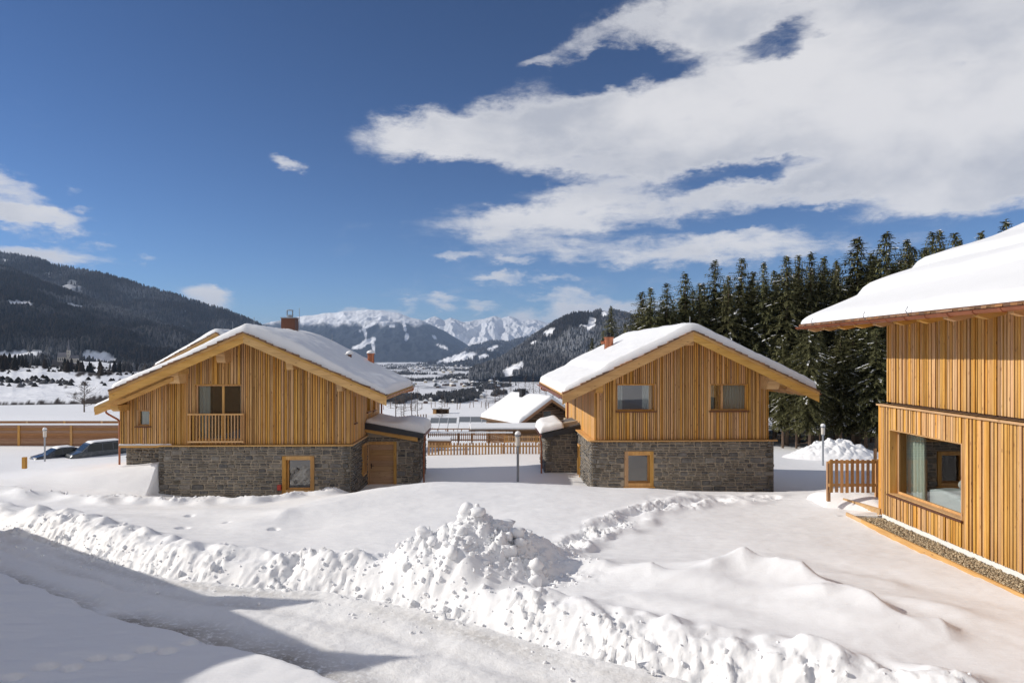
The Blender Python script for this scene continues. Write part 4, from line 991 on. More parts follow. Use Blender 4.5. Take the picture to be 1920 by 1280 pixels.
# ------------------------------------------------------------------ RIGHT CHALET
def right_chalet():
    D = 28.5; XR = 7.25; root = thing('chalet', 'right timber chalet with two upper windows and slate stone base', 'house', (XR, D, -5.9), R(2.0), 'timber chalets with stone bases')
    X = lambda px, d=D: (px-960)/F*d - XR
    Z = lambda py, d=D: (HY-py)/F*d + 5.9
    zr = Z(621, 27.4); sl = .478; x0, x1 = -5.28, 5.13; y0, y1 = -1.1, 11.4
    rz = lambda x: zr - sl*abs(x); bt = lambda x: rz(x)-.17
    w0, w1 = X(1115), X(1443); s0, s1 = X(1109), X(1451); zl = Z(824); sd = 10.6
    W1 = (X(1155), X(1228), Z(770), Z(719.5)); W2 = (X(1331), X(1403), Z(770), Z(719.5)); ff = frame_front(0)
    backing(root, 'wall', ff, w0, w1, zl, bt, [W1, W2], -.16, 0, BACK, extra=(0,))
    boards(root, ff, w0, w1, zl+.01, bt, [W1, W2], seed=14, n_in=.002)
    fl = frame_left(w0); notch = (6.05, 6.4, zl, bt(w0)-.02)
    backing(root, 'wall', fl, 0, sd, zl, lambda u: bt(w0), [], -.16, 0, BACK)
    boards(root, fl, .0, sd, zl+.01, lambda u: bt(w0), [notch], seed=15, n_in=.002, even=True, gap=.005, widths=((.1,2),(.14,2),(.2,1)))
    backing(root, 'wall', frame_right(w1), .0, sd, 0, lambda u: bt(w1), [], -.16, 0, LARCH)
    backing(root, 'wall', frame_front(sd+.16), w0, w1, 0, bt, [], 0, .16, BACK, extra=(0,))
    gw = (X(1169), X(1223), Z(910), Z(844.5)); fs = frame_front(-.10); st = Stones()
    backing(root, 'wall', fs, s0, s1, -.6, lambda u: zl-.05, [gw], -.3, 0, MORTAR); st.wall('front', -.10, s0, s1, -.5, zl-.05, [gw], 41)
    ls = frame_left(s0); lw = (3.35, 4.1, Z(897, 32), Z(833, 32))
    backing(root, 'wall', ls, -.1, 4.5, -.6, lambda u: zl-.05, [lw], -.3, 0, MORTAR); st.wall('left', s0, -.1, 4.5, -.3, zl-.05, [lw], 42, .6)
    backing(root, 'wall', ls, 4.5, sd, -.6, lambda u: zl-.05, [], -.3, 0, MORTAR)
    backing(root, 'wall', frame_right(s1), -.1, sd, -.6, lambda u: zl-.05, [], -.3, 0, MORTAR); 
    window(root, ls, *lw, surround=.09, depth=.12, roomd=1.0, sill=False)
    MB().box(s0-.12, s1+.12, -.24, 0, zl-.05, zl-.005).obj('ledge', LARCHX, root); MB().box(s0-.16, w0-.002, .002, 4.3, zl-.052, zl-.008).obj('ledge', LARCHY, root)
    m1 = X(1193)
    window(root, ff, *W1, fw=.035, curt=((W1[0]+.05, W1[0]+.3), (W1[1]-.5, W1[1]-.1)), roomc=ROOM, roomd=1.6, label='left upper window reflecting the facing chalet')
    window(root, ff, *W2, fw=.035, mull=(X(1356),), curt=((W2[0]+.05, W2[0]+.27), (X(1358), W2[1]-.05)), roomd=2.0, label='right upper window with pale curtains')
    window(root, fs, *gw, surround=.15, depth=.16, fw=.05, roomd=2.0, label='square ground floor window in a broad timber surround', copper_sill=False)
    purl = [(0, .42, .40, .50), (-3.72, .30, .56, .35), (3.42, .50, .56, .30)]
    gable_roof(root, 0, zr, x0, x1, y0, y1, sl, purl=purl)
    MB().box(-.12, .12, y0+.06, y0+.5, zr-.42, zr-.28).obj('flood_light', COPPERB, root)
    # rafter tails
    for k in range(12): MB().prism([(x1+.0-.0, rz(x1)-.17), (x1-.75, rz(x1-.75)-.17), (x1-.75, rz(x1-.75)-.33), (x1-.25, rz(x1-.25)-.31), (x1, rz(x1)-.22)], 'y', y0+.35+k*.95, y0+.47+k*.95).obj('rafter', LARCHX, root)
    for k in range(12): MB().prism([(x0, rz(x0)-.17), (x0+.75, rz(x0+.75)-.17), (x0+.75, rz(x0+.75)-.33), (x0+.25, rz(x0+.25)-.31), (x0, rz(x0)-.22)], 'y', y0+.35+k*.95, y0+.47+k*.95).obj('rafter', LARCHX, root)
    MB().box(x0-.0, x0+.06, y0+.05, y1, rz(x0)-.2, rz(x0)-.02).obj('fascia_board', COPPERB, root)
    gutter(root, x0-.07, y0+.1, y1, rz(x0)-.10, .07); gutter(root, x1+.07, y0+.1, y1, rz(x1)-.06, .07)
    pipe(root, [(x0-.07, 8.9, rz(x0)-.16), (x0-.07, 8.9, rz(x0)-.3), (w0-.1, 9.0, rz(x0)-.6), (w0-.1, 9.0, .0)])
    roof_snow(root, x0+.03, x1-.03, y0+.07, y1-.02, rz, T=.26, seed=12, ridge=0, res=.09, rnd_=.15, ridge_soft=.7, steps=((x0+1.7, .22, .12),))
    # round copper chimney
    cx, cy = X(1141, 36)-(-.035*7.5)-.0, 7.5
    c = MB().lathe((cx, cy, rz(cx)-.1), [(.24,0),(.24,.93),(.27,.93),(.27,.99)], 16).obj('chimney', COPPER, root, smooth=False)
    MB().lathe((cx, cy, rz(cx)+.89), [(.1,0),(.1,.18),(.15,.18),(.04,.25)], 12).obj('cowl', DARKM, c)
    MB().tube([(cx-.2, cy, rz(cx)+.62), (cx-.42, cy, rz(cx)+.62)], .09, 10).obj('side_pipe', COPPER, c)
    for (x, y, h) in ((.0, -.6, .62), (2.2, 9, 1.5), (cx+.05, cy+.2, 1.1)): MB().tube([(x, y, rz(x)), (x, y, rz(x)+h)], .012, 5).obj('lightning_rod', GREYM, root)
    # porch on the left
    fy = 4.5; yd = 33.0; fp = frame_front(fy); p0, p1 = X(1022.5, yd)+.16, s0
    zt = lambda u: Z(797, yd)+(u-p0)*.17-.02
    backing(root, 'wall', fp, p0, p1, -.6, zt, [], -.3, 0, MORTAR); st.wall('front', fy, p0, p1, -.3, Z(806, yd), [], 51, .9); st.wall('front', fy, p0+.7, p1, Z(806, yd), Z(798, yd), [], 53, .9)
    backing(root, 'wall', frame_left(p0), fy, 7.6, -.6, lambda u: zt(p0), [], -.3, 0, MORTAR); st.wall('left', p0, fy-.02, 7.6, -.3, zt(p0), [], 52, .3)
    st.emit(root)
    q0, q1 = X(1016, yd-.4)+.15, X(1095, yd-.4)+.16; za, zb = Z(811, yd), Z(793, yd); rzp = lambda x: za+(zb-za)*(x-q0)/(q1-q0)
    MB().prism([(q0, za-.20), (q1, zb-.30), (q1, zb), (q0, za)], 'y', fy-.38, 7.9).obj('porch_roof', DGREY, root)
    MB().prism([(q0+.2, za+.004), (q1-.1, zb+.004-.02), (q1-.1, zb+.02), (q0+.2, za+.05)], 'y', fy-.2, 7.7).obj('membrane', MEMBRANE, root)
    MB().box(q1-.06, q1+.02, fy-.38, 7.8, zb-.02, zb+.17).obj('flashing', DGREY, root)
    roof_snow(root, q0-.1, q0+1.05, fy-.3, 7.6, lambda x: rzp(x)+.04, T=.38, seed=18, res=.07, rnd_=.34, name='porch_snow')
    gutter(root, q0-.07, fy-.38, 7.8, za-.07, .055, hooks=False)
    pipe(root, [(q0-.07, fy-.2, za-.1), (q0-.07, fy-.2, za-.25), (q0-.02, fy-.15, za-.45), (q0-.02, fy-.15, -.3)], .038)
    return root
right_chalet()

# ------------------------------------------------------------------ chalet behind the left one
def rear_chalet():
    D = 42.0; XR = (404-960)/F*D; root = thing('chalet', 'smaller chalet mostly hidden behind the left chalet roof', 'house', (XR, D, -7.5), R(1.3), 'timber chalets with stone bases')
    zr = (HY-624)/F*D+7.5; sl = .56
    rz = lambda x: zr-sl*abs(x)
    backing(root, 'wall', frame_front(1.1), -3.4, 3.6, 0, lambda x: rz(x)-.2, [], -.2, 0, LARCH, extra=(0,))
    backing(root, 'wall', frame_right(3.6), 1.3, 8.5, 0, lambda u: rz(3.6)-.2, [], -.2, 0, LARCH); backing(root, 'wall', frame_left(-3.4), 1.3, 8.5, 0, lambda u: rz(3.4)-.2, [], -.2, 0, LARCH)
    backing(root, 'wall', frame_front(8.7), -3.4, 3.6, 0, lambda x: rz(x)-.2, [], -.2, 0, LARCH, extra=(0,))
    boards(root, frame_front(1.1), -3.4, 3.6, 2.5, lambda x: rz(x)-.2, [], seed=8, widths=((.2,1),(.3,1)))
    gable_roof(root, 0, zr, -3.8, 4.4, 0, 9, sl)
    gutter(root, -3.86, 0, 9, rz(-3.8)-.05, .06, hooks=False)
    roof_snow(root, -3.78, 4.38, 0.02, 8.95, rz, T=.26, seed=44, ridge=0, res=.14, rnd_=.22, ridge_soft=.5)
    c = MB().lathe((-2.6, 5, rz(-2.6)-.1), [(.2,0),(.2,.95),(.23,.95),(.23,1.0)], 12).obj('chimney', COPPER, root); MB().lathe((-2.6, 5, rz(-2.6)+.9), [(.22,0),(.2,.08),(.02,.16)], 10).obj('snow_cap', ROOFSNOW, c, smooth=True)
    for x in (-.1, 1.2): MB().tube([(x, 3, rz(x)), (x, 3, rz(x)+.9)], .012, 5).obj('lightning_rod', GREYM, root)
rear_chalet()

# ------------------------------------------------------------------ RIGHT BUILDING (near)
def near_building():
    XW = 11.53; YE = 21.3; root = thing('large_chalet', 'near timber building with big curtained window and deep snow roof', 'house', (XW, YE, -5.3), R(0.0))
    g = 5.3; Z = lambda z: z+g; yn = -13.8     # local depth: 0 at far corner, negative towards the camera
    zl = Z(-1.53)
    fl = frame_left(0); win = (17.45-YE, 20.8-YE, Z(-4.23), Z(-2.26))
    backing(root, 'wall', fl, yn, -.0, Z(-4.93), lambda u: zl, [win], -.2, 0, BACK)
    boards(root, fl, -9.8, 0, Z(-4.93), lambda u: zl-.05, [(win[0]-.0, win[1]+.0, win[2], win[3])], seed=24, n_in=.002, gap=.020, widths=((.05,3),(.075,4),(.10,3),(.13,1)))
    backing(root, 'planking', fl, yn, -9.8, Z(-4.93), lambda u: zl-.05, [], 0, .03, LARCH)
    fu = frame_left(.27); zt = Z(1.22)
    backing(root, 'wall', fu, yn, .15, zl, lambda u: zt, [], -.2, 0, BACK)
    boards(root, fu, -9.8, .15, zl+.06, lambda u: zt, [], seed=25, n_in=.002, gap=.020, widths=((.05,3),(.075,4),(.10,3),(.13,1)))
    backing(root, 'planking', fu, yn, -9.8, zl+.06, lambda u: zt, [], 0, .03, LARCH)
    MB().box(-.11, .27, yn, .12, zl-.05, zl).obj('ledge', LARCHY, root)
    MB().box(.01, .25, yn, .02, zl-.2, zl-.052).obj('ledge_packing', LARCHY, root)
    # far gable end
    backing(root, 'wall', frame_front(-.0), 0, 16, Z(-4.98), lambda u: zl-.06, [], -.18, -.001, LARCH)
    backing(root, 'wall', lambda u, n, z: (u, .15+n, z), .27, 16, zl, lambda u: zt+.44*(u-.27) if u < 8 else zt+.44*7.7-.44*(u-8), [], -.2, 0, LARCH, extra=(8,))
    MB().box(.02, .3, yn, -.0, Z(-5.25), Z(-4.932)).obj('plinth', WHITEP, root)
    # window
    w = window(root, fl, *win, depth=.2, fw=.06, curt=(), roomd=3.6, roomc=ROOM, nout=.03, label='large picture window with white curtain and a bed inside')
    curtain_mesh(fl, 20.0-YE, 20.95-YE, -.62, Z(-4.6), Z(-2.0), .05, 5, 3).obj('curtain', CURTAIN, w, smooth=True, fix=False)
    # bed with pillow
    b = bmesh.new(); bmesh.ops.create_cube(b, size=1); bmesh.ops.subdivide_edges(b, edges=b.edges[:], cuts=7, use_grid_fill=True)
    for v in b.verts:
        v.co = Vector((1.5+v.co.x*1.7, -2.4+v.co.y*2.0, Z(-4.15)+v.co.z*.55+ .06*math.sin(v.co.x*9)*math.sin(v.co.y*7)-.25*(abs(v.co.x)**4+abs(v.co.y)**4)))
    me = bpy.data.meshes.new('bed'); b.to_mesh(me); b.free(); me.materials.append(BED); me.shade_smooth(); link(bpy.data.objects.new('bed', me), w)
    b = bmesh.new(); bmesh.ops.create_icosphere(b, subdivisions=3, radius=1)
    for v in b.verts: v.co = Vector((1.6+v.co.x*.35, -1.75+v.co.y*.12, Z(-3.72)+v.co.z*.26*(1-.3*abs(v.co.x))))
    me = bpy.data.meshes.new('pillow'); b.to_mesh(me); b.free(); me.materials.append(BED); me.shade_smooth(); link(bpy.data.objects.new('pillow', me), w)
    # roof
    ex = 10.1-XW; ze = Z(1.02); sl = .43; far = 23.9-YE; rx = 9.0
    rz = lambda x: ze+sl*(x-ex) if x < rx else ze+sl*(rx-ex)-sl*(x-rx)
    MB().prism([(ex+.02, rz(ex)-.12), (rx, rz(rx)-.12), (rx, rz(rx)), (ex+.02, rz(ex))], 'y', yn, far).obj('roof_slope', LARCHY, root)
    MB().prism([(rx, rz(rx)-.12), (18, rz(18)-.12), (18, rz(18)), (rx, rz(rx))], 'y', yn, far).obj('roof_slope', LARCHY, root)
    MB().box(ex-.03, ex+.018, yn, far+.02, rz(ex)-.13, rz(ex)+.05).obj('eaves_board', COPPERB, root)
    y = far-.55
    while y > yn:
        pr = [(ex+.06, rz(ex+.06)-.122), (ex+.06, rz(ex+.06)-.20), (ex+.28, rz(ex+.28)-.36), (ex+.62, rz(ex+.62)-.42), (1.6, rz(1.6)-.42), (1.6, rz(1.6)-.122)]
        MB().prism(pr, 'y', y-.09, y+.09).obj('rafter', LARCHX, root); y -= 1.05
    # shingle courses visible along the eaves
    r = random.Random(5); y = far
    while y > -9.5:
        wd = r.uniform(.12, .24)
        MB().prism([(ex-.06+r.uniform(-.015,.015), rz(ex)-.03), (ex+.5, rz(ex+.5)+.0), (ex+.5, rz(ex+.5)+.035), (ex-.06, rz(ex)+.02)], 'y', y-wd+.004, y).obj('shingle', SHINGLE, root); y -= wd
    gutter(root, ex-.11, yn, far-.02, rz(ex)-.06, .085, mt=COPPER)
    for yy in (far-1.15, -4.0, -1.9): MB().tube([(ex-.02, yy, rz(ex)-.1), (ex-.14, yy-.02, rz(ex)+.1), (ex-.10, yy-.06, rz(ex)+.2)], .012, 5).obj('snow_hook', GREYM, root)
    # snow with drifted terraces
    xs = np.concatenate([np.linspace(ex-.02, ex+.5, 26), np.linspace(ex+.55, rx+7, 90)]); ys = np.concatenate([np.linspace(yn, far-.6, 110), np.linspace(far-.57, far-.02, 22)])
    X, Y = np.meshgrid(xs, ys); zr_ = np.vectorize(rz)(xs)[None,:]+0*X
    e = np.minimum(X-ex+.02, far-.02-Y); k = np.clip(e/.34, 0, 1); prof = np.sqrt(np.clip(1-(1-k)**2, 0, 1))
    lines = [(1.9, .24), (3.7, .24)]
    t = .22+.04*fbm(X, Y, 3.2, 3, 9)
    for (c0, h_) in lines:
        c_ = ex+c0+.35*gn(Y*.35, Y*0+c0, 3)+(Y-far)*-.10
        t = t + h_*sst(X-c_, -.03, .30)*(.55+.45*sst(Y, yn, far)) - h_*.9*sst(X-c_, .6, 3.0)
    t = t + .02*np.exp(-((X-ex-.5)/.5)**2)
    Zs = zr_+.02+np.maximum(t, .1)*(.18*np.minimum(1, k*8)+.82*prof) + .25*np.exp(-((X-rx)/1.2)**2)*0
    i = np.arange(Zs.size).reshape(Zs.shape); q = np.stack([i[:-1,:-1], i[:-1,1:], i[1:,1:], i[1:,:-1]], -1).reshape(-1, 4); co = np.stack([X, Y, Zs], -1).reshape(-1, 3)
    edge = np.concatenate([i[:,0][::1], i[-1,1:]]); low = co[edge].copy(); low[:,2] = np.array([rz(a) for a in low[:,0]])+.01; nb = len(co); a = np.arange(len(edge)-1)
    bq = np.stack([edge[:-1], edge[1:], nb+a+1, nb+a], -1)
    link(bpy.data.objects.new('roof_snow', raw_mesh('roof_snow', np.concatenate([co, low]), np.concatenate([q, bq]), ROOFSNOW)), root)
    # beam of the deck at the far corner
    MB().beam((-.02, .06, Z(-4.93)), (-.80, .85, Z(-4.77)), .06, .26).obj('deck_beam', LARCHX, root)
    for (px_, y_) in ((1665, 0),): MB().tube([(.2, .12, Z(-2.2)), (.2, .12, Z(-1.9))], .02, 6).obj('clip', GREYM, root)
    return root
near_building()

def own_house():
    r_ = thing('balcony_house', 'timber house behind the viewpoint, seen only in the window reflections', 'house', (0, -1.6, -5.6))
    f = lambda u, n, z: (u, n, z)
    ops = [(-6, -4, 1, 3.2), (-2, 2.4, 1, 3.2), (4.5, 6.5, 1, 3.2), (-6, -4, 4.4, 6.6), (-1.5, 1.5, 4.2, 6.8), (4.5, 6.5, 4.4, 6.6)]
    tp = lambda u: 9.6-.42*abs(u)
    backing(r_, 'wall', f, -9, 9, 0, tp, ops, -.2, 0, LARCH, extra=(0,))
    for o in ops: MB().fbox(f, o[0], o[1], -.1, -.06, o[2], o[3]).obj('window', CARGL, r_)
    for a, b in ((-10, 0), (0, 10)):
        MB().prism([(a, 9.6-.42*abs(a)+.1), (b, 9.6-.42*abs(b)+.1), (b, 9.6-.42*abs(b)+.3), (a, 9.6-.42*abs(a)+.3)], 'y', -12, .9).obj('roof_slope', LARCHY, r_)
    backing(r_, 'wall', lambda u, n, z: (-9-n, -u, z), 0, 12, 0, lambda u: 5.8, [], -.2, 0, LARCH); backing(r_, 'wall', lambda u, n, z: (9+n, -u, z), 0, 12, 0, lambda u: 5.8, [], -.2, 0, LARCH)
CARGL = flat('dark_pane', (.02,.025,.03), .08)
own_house()
# the neighbour on the left, which shades the near road
def shading_house():
    root = thing('neighbouring_house', 'large timber house standing left of the road, its shadow lying on the snow', 'house', (-30, 12.4, -5.6), 0)
    tl = math.tan(R(SUN_EL))/math.cos(sa)
    XE = -17.2    # gable end facing the road
    # profile (y, z) computed from where the shadow edge lies on the ground: reach = (z-z0)/tl
    pts = [(11.0, -4.2), (11.85, -3.3), (12.5, -1.9), (12.66, -3.7), (14.55, -6.3), (15.2, -4.4), (15.42, -7.3), (19.6, -13.9), (20.6, -15.5)]
    def zz(y, x): return -5.5+(x-XE)*tl
    pr = [(-14-12.4, .0), (-14-12.4, 4.0)]
    for (y, x) in pts: pr.append((y+.75-12.4, zz(y, x)+5.6))
    pr.append((21.3-12.4, 0.0))
    MB().prism(pr, 'x', 0, XE+30).obj('wall', LARCHX, root)
    MB().prism([(p[0], p[1]+.02) for p in pr[1:-1]]+[(p[0], p[1]+.14) for p in reversed(pr[1:-1])], 'x', -.5, XE+30+.0).obj('roof', ROOFSNOW, root)
shading_house()
# ------------------------------------------------------------------ spruces
def spruce_meshes(seed, H=20.0, bare=.1, rad=2.6):
    rng = np.random.RandomState(seed); V = []; Fc = []; SV = []; SF = []; TV = MB()
    TV.tube([(0,0,-.6),(0,0,H*.3),(0,0,H*.7),(0,0,H*.985)], [.22,.17,.09,.015], 7)
    z = H*bare; 
    def leaf(dst, fac, c, d, sd, L, W, droop):
        n = len(dst); tip = c+d*L+np.array([0,0,-droop*L])
        dst.extend([c-sd*W*.35, c+sd*W*.35, tip+sd*W*.5*.4, tip-sd*W*.5*.4]); fac.append((n, n+1, n+2, n+3))
    while z < H*.99:
        t = (z/H-bare)/(1-bare); r = rad*.98*min(1, ((H-z)/(H*.34)))**.95*(.72+.5*rng.rand())+.05+.6*min(.25, 1-t)
        if t < .25: r *= .72+t*1.1
        nb = max(5, int(10*(1-t)+5)); ph = rng.rand()*6.28
        for i in range(nb):
            a = ph+6.283*i/nb+rng.uniform(-.3,.3); br = r*rng.uniform(.62, 1.18)
            d = np.array([math.cos(a), math.sin(a), 0]); sd = np.array([-math.sin(a), math.cos(a), 0])
            up = .25*(t-.35) + 1.1*max(0, t-.70); n = max(3, int(br/.20)); zz = z+rng.uniform(-.15,.15)
            snowy = rng.rand() < .12
            for j in range(n):
                s = (j+.6)/n; p = d*br*s + np.array([0,0, zz+up*br*s - .20*br*s*s*1.6 + .14*br*max(0, s-.75)])
                w = .34*(1-s*.55)*(.6+.4*r/rad)+.06
                for q in (-1, 1):
                    dd = d*.75+sd*q*rng.uniform(.5, 1.0); dd /= np.linalg.norm(dd)
                    leaf(V, Fc, p+np.array([0,0,rng.uniform(-.03,.03)]), dd, np.cross(dd, [0,0,1])*.8+np.array([0,0,rng.uniform(-.3,.3)]), w*rng.uniform(.9,1.6)*(1-.35*max(0, t-.75)*4*.5), .18, rng.uniform(.05,.5))
                if rng.rand() < .35: leaf(V, Fc, p, d*.3+sd*rng.uniform(-.4,.4), sd, .30, .16, 1.2)      # hanging sprays
                if snowy and rng.rand() < .55 and s > .35:
                    for q in range(2):
                        c = p+np.array([0,0,.05])+sd*rng.uniform(-.12,.12); leaf(SV, SF, c, d, sd+np.array([0,0,rng.uniform(-.4,.4)]), rng.uniform(.15,.38), rng.uniform(.12,.22), .35)
        z += H*.0150*(1.1-.42*t)
    # dead twigs below
    for k in range(26):
        a = rng.rand()*6.28; zb = rng.uniform(.03, bare+.04)*H; L = rng.uniform(.5, 1.4)
        TV.tube([(0,0,zb), (math.cos(a)*L, math.sin(a)*L, zb-.15*L)], .018, 3, caps=False)
    def pm(name, v, f, m):
        me = raw_mesh(name, np.array(v), np.array(f), m, False); return me
    return TV.mesh('trunk', BARK, True, fix=False), pm('crown', V, Fc, NEEDLE), pm('snow', SV, SF, SNOW)
SPR = [spruce_meshes(100+k, bare=b, rad=r_) for k, (b, r_) in enumerate([(.17,3.1),(.2,2.7),(.16,3.4),(.22,2.9),(.18,2.6)])]
def spruce(x, y, h, v, rot, label, group='spruces at the edge of the wood', wide=1.0, z=None, name='spruce_tree'):
    z = gh(x, y) if z is None else z; s = h/20.0
    root = thing(name, label, 'tree', (x, y, z), rot, group); root.scale = (s*wide, s*wide, s)
    t, c, sn = SPR[v]
    for me in (t, c): link(bpy.data.objects.new(me.name.split('.')[0], me), root)
    cr = root.children[-1] if root.children else None
    o = bpy.data.objects.new('snow', sn); link(o, root)
    return root
tr_ = random.Random(7)
FRONT = [(1203,545,66),(1220,535,63),(1250,527,64),(1285,508,66),(1312,528,64),(1340,485,66),(1366,512,63),(1391,480,65),(1408,520,66),(1432,488,63),(1452,505,66),(1475,474,62),(1497,474,65),(1521,470,63),(1545,478,65),(1568,486,62),
         (1608,440,64),(1634,470,65),(1662,432,61),(1700,445,63),(1748,432,66),(1762,425,62),(1790,432,63),(1886,409,65),(1840,430,64),(1930,440,62)]
places = ['tallest in the row behind the right chalet','slim','broad','dense','snow-flecked','leaning slightly']
DESC = ['dark spruce at the far left end of the wood','short dark spruce second from the left end of the wood','slim pointed spruce above the right chalet ridge, third from the wood end','broad spruce fourth from the left end of the wood',
 'short spruce tucked between two taller ones above the right chalet','tall narrow spruce standing alone above the right chalet roof','lower spruce just right of the first tall narrow one','tall spruce rising above the middle of the right chalet roof slope','low spruce hidden between tall crowns above the right chalet','dense spruce left of the slim twin tops',
 'short spruce beneath the twin tops','left one of the twin slim spruce tops','right one of the twin slim spruce tops','slender spruce right of the twin tops','narrow spruce halfway between the chalet and the snow roof','lower thin spruce left of the tall broad one',
 'broad tall spruce left of the near snow roof','thin pale spruce between the two broad ones','broad full spruce with snow flecks left of the near roof','spruce with ragged branches beside the near snow roof','left spruce of the three rising behind the snow roof edge','middle spruce of the three rising behind the snow roof edge','right spruce of the three rising behind the snow roof edge','spruce top peeking over the near snow roof','lone small spruce tip above the near roof','spruce behind the near roof at the picture edge']
for k, ((px, py, d), ds) in enumerate(zip(FRONT, DESC)):
    x = (px-960)/F*d; y = d; z = gh(x, y); h = (HY-py)/F*d - z
    wide = {16:1.45, 18:1.35, 0:1.35, 3:1.2}.get(k, 1.08 if k % 3 else .92)
    if k in (17, 15): wide = .8
    spruce(x, y, h, k % 5, tr_.uniform(0, 6.28), ds, wide=wide)
FR = ['front-rank spruce partly hidden by the corner of the near building','front-rank spruce just left of the near building corner','front-rank spruce behind the right half of the snow heap','front-rank spruce rising behind the middle of the snow heap','front-rank spruce over the left half of the snow heap','front-rank spruce behind the post lamp by the wood','front-rank spruce just left of that post lamp','front-rank spruce midway between lamp and right chalet','front-rank spruce near the right chalet stone corner','front-rank spruce closest to the right chalet wall']
# lower front rank whose branches reach the snow, and ranks behind that close the gaps
n = 0
for px in range(1700, 1440, -26):
    d = tr_.uniform(55.5, 60); px_ = px+tr_.uniform(-8, 8)
    x = (px_-960)/F*d; top = tr_.uniform(560, 640) if px > 1560 else tr_.uniform(585, 655)
    z = gh(x, d); h = (HY-top)/F*d-z
    spruce(x, d, h, n % 5, tr_.uniform(0, 6.28), FR[n % 10], group='front rank of spruces', wide=1.35 if px > 1560 else 1.0); n += 1
for row, (d0, gap, ya, yb) in enumerate(((70, 22, -8, 40), (78, 26, 5, 50), (88, 34, 5, 45))):
    px = 1195+row*9
    while px < 1960:
        d = d0+tr_.uniform(-3, 3); top = np.interp(px, [1190,1250,1340,1475,1520,1610,1760,1900], [560,545,520,500,500,480,455,430])+tr_.uniform(ya, yb)
        x = (px-960)/F*d; z = gh(x, d); h = (HY-top)/F*d-z
        spruce(x, d, h, tr_.randrange(5), tr_.uniform(0, 6.28), 'dark spruce standing deeper in the wood behind the right chalet', group='spruces deep in the wood', wide=tr_.uniform(.95, 1.3)); px += gap*tr_.uniform(.8, 1.2)
for (px, py, d, ds) in ((1146,572,120,'lone tall spruce on the skyline left of the wood'),(1110,632,118,'small spruce left of the lone tall one'),(1172,605,118,'spruce between the lone tall one and the wood'),(1132,618,130,'short spruce beside the lone tall skyline spruce'),(1195,600,100,'spruce at the foot of the wood end')):
    x = (px-960)/F*d; z = gh(x, d); spruce(x, d, (HY-py)/F*d-z, tr_.randrange(5), tr_.uniform(0,6.28), ds, group='spruces on the skyline', wide=.85)

# bare larches and orchard trees
def bare_tree_meshes(seed, H=10.0, spread=.3, up=.75, bushy=1.0):
    r = random.Random(seed); tk = MB(); br = MB()
    tk.tube([(0,0,-.4),(r.uniform(-.1,.1),0,H*.35),(r.uniform(-.15,.15),0,H*.75),(0,0,H)], [.16,.12,.06,.012], 6)
    def branch(p, d, L, rad, dep):
        q = p+d*L; mid = p+d*L*.5+Vector((r.uniform(-.05,.05),r.uniform(-.05,.05),.04))*L
        br.tube([p, mid, q], [rad, rad*.7, rad*.35], 3, caps=False)
        if dep > 0:
            for k in range(r.randint(3, 5)):
                s = r.uniform(.25, 1); b = p.lerp(q, s); nd = (d+Vector((r.uniform(-.8,.8), r.uniform(-.8,.8), r.uniform(-.35,.6)))).normalized(); branch(b, nd, L*r.uniform(.35,.6), rad*.5, dep-1)
    z = H*.18
    while z < H*.97:
        L = H*spread*(1.05-z/H)+.2
        for k in range(r.randint(2, 4)):
            a = r.uniform(0, 6.28); branch(Vector((0,0,z)), Vector((math.cos(a), math.sin(a), up*(.2+z/H))).normalized(), L*r.uniform(.6,1.2), .045, 2)
        z += H*.055/bushy
    return tk.mesh('trunk', DBARK, True, fix=False), br.mesh('crown', DBARK, False, fix=False)
BT = [bare_tree_meshes(1, 14, .17, .3, 1.1), bare_tree_meshes(2, 14, .20, .25, 1.2), bare_tree_meshes(3, 7, .55, .9, .9)]
def bare(px, py_top, d, v, label, group, H0, z=None, py_base=None):
    x = (px-960)/F*d; z = gh(x, d) if z is None else z
    if py_base: z = (HY-py_base)/F*d
    s = ((HY-py_top)/F*d-z)/H0; root = thing('bare_tree', label, 'tree', (x, d, z), tr_.uniform(0, 6), group); root.scale = (s, s, s)
    for me in BT[v]: link(bpy.data.objects.new(me.name.split('.')[0], me), root)
LAR = [(912,728,122),(928,706,118),(944,712,125),(958,698,121),(972,712,116),(985,700,124),(1000,696,119),(1012,708,114),(1024,700,126),(1037,712,117),(936,720,112),(992,715,110)]
LD = ['leftmost bare larch above the log barn','second bare larch from the left above the barn','thin bare larch third from the left above the barn','tall bare larch above the barn roof middle','bare larch over the barn chimney','larch with dense twigs right of the barn chimney','tall bare larch above the right end of the barn roof','bare larch just left of the right chalet gutter','bare larch partly behind the right chalet gutter','bare larch hidden behind the right chalet eaves','low bare larch in front of the leftmost group','low bare larch in front of the tallest ones']
for (px, py, d), ds in zip(LAR, LD): bare(px, py, d, tr_.randrange(2), ds, 'bare larches behind the barn', 14)
for (px, py, d, ds) in ((742,690,105,'bare tree just past the left chalet gutter'),(757,705,100,'slim bare tree right of the left chalet eaves'),(772,700,108,'tall thin bare tree beside the left chalet eaves'),(783,722,104,'short bushy bare tree right of the left chalet'),(752,735,98,'low bare shrub under the left chalet gutter')):
    bare(px, py, d, tr_.randrange(2), ds, 'bare trees past the left chalet', 14)
bare(158, 714, 150, 2, 'bare rounded orchard tree standing alone in the snow field', None, 7, py_base=773)
bare(829, 735, 90, 1, 'thin bare sapling near the little field shed', None, 14)

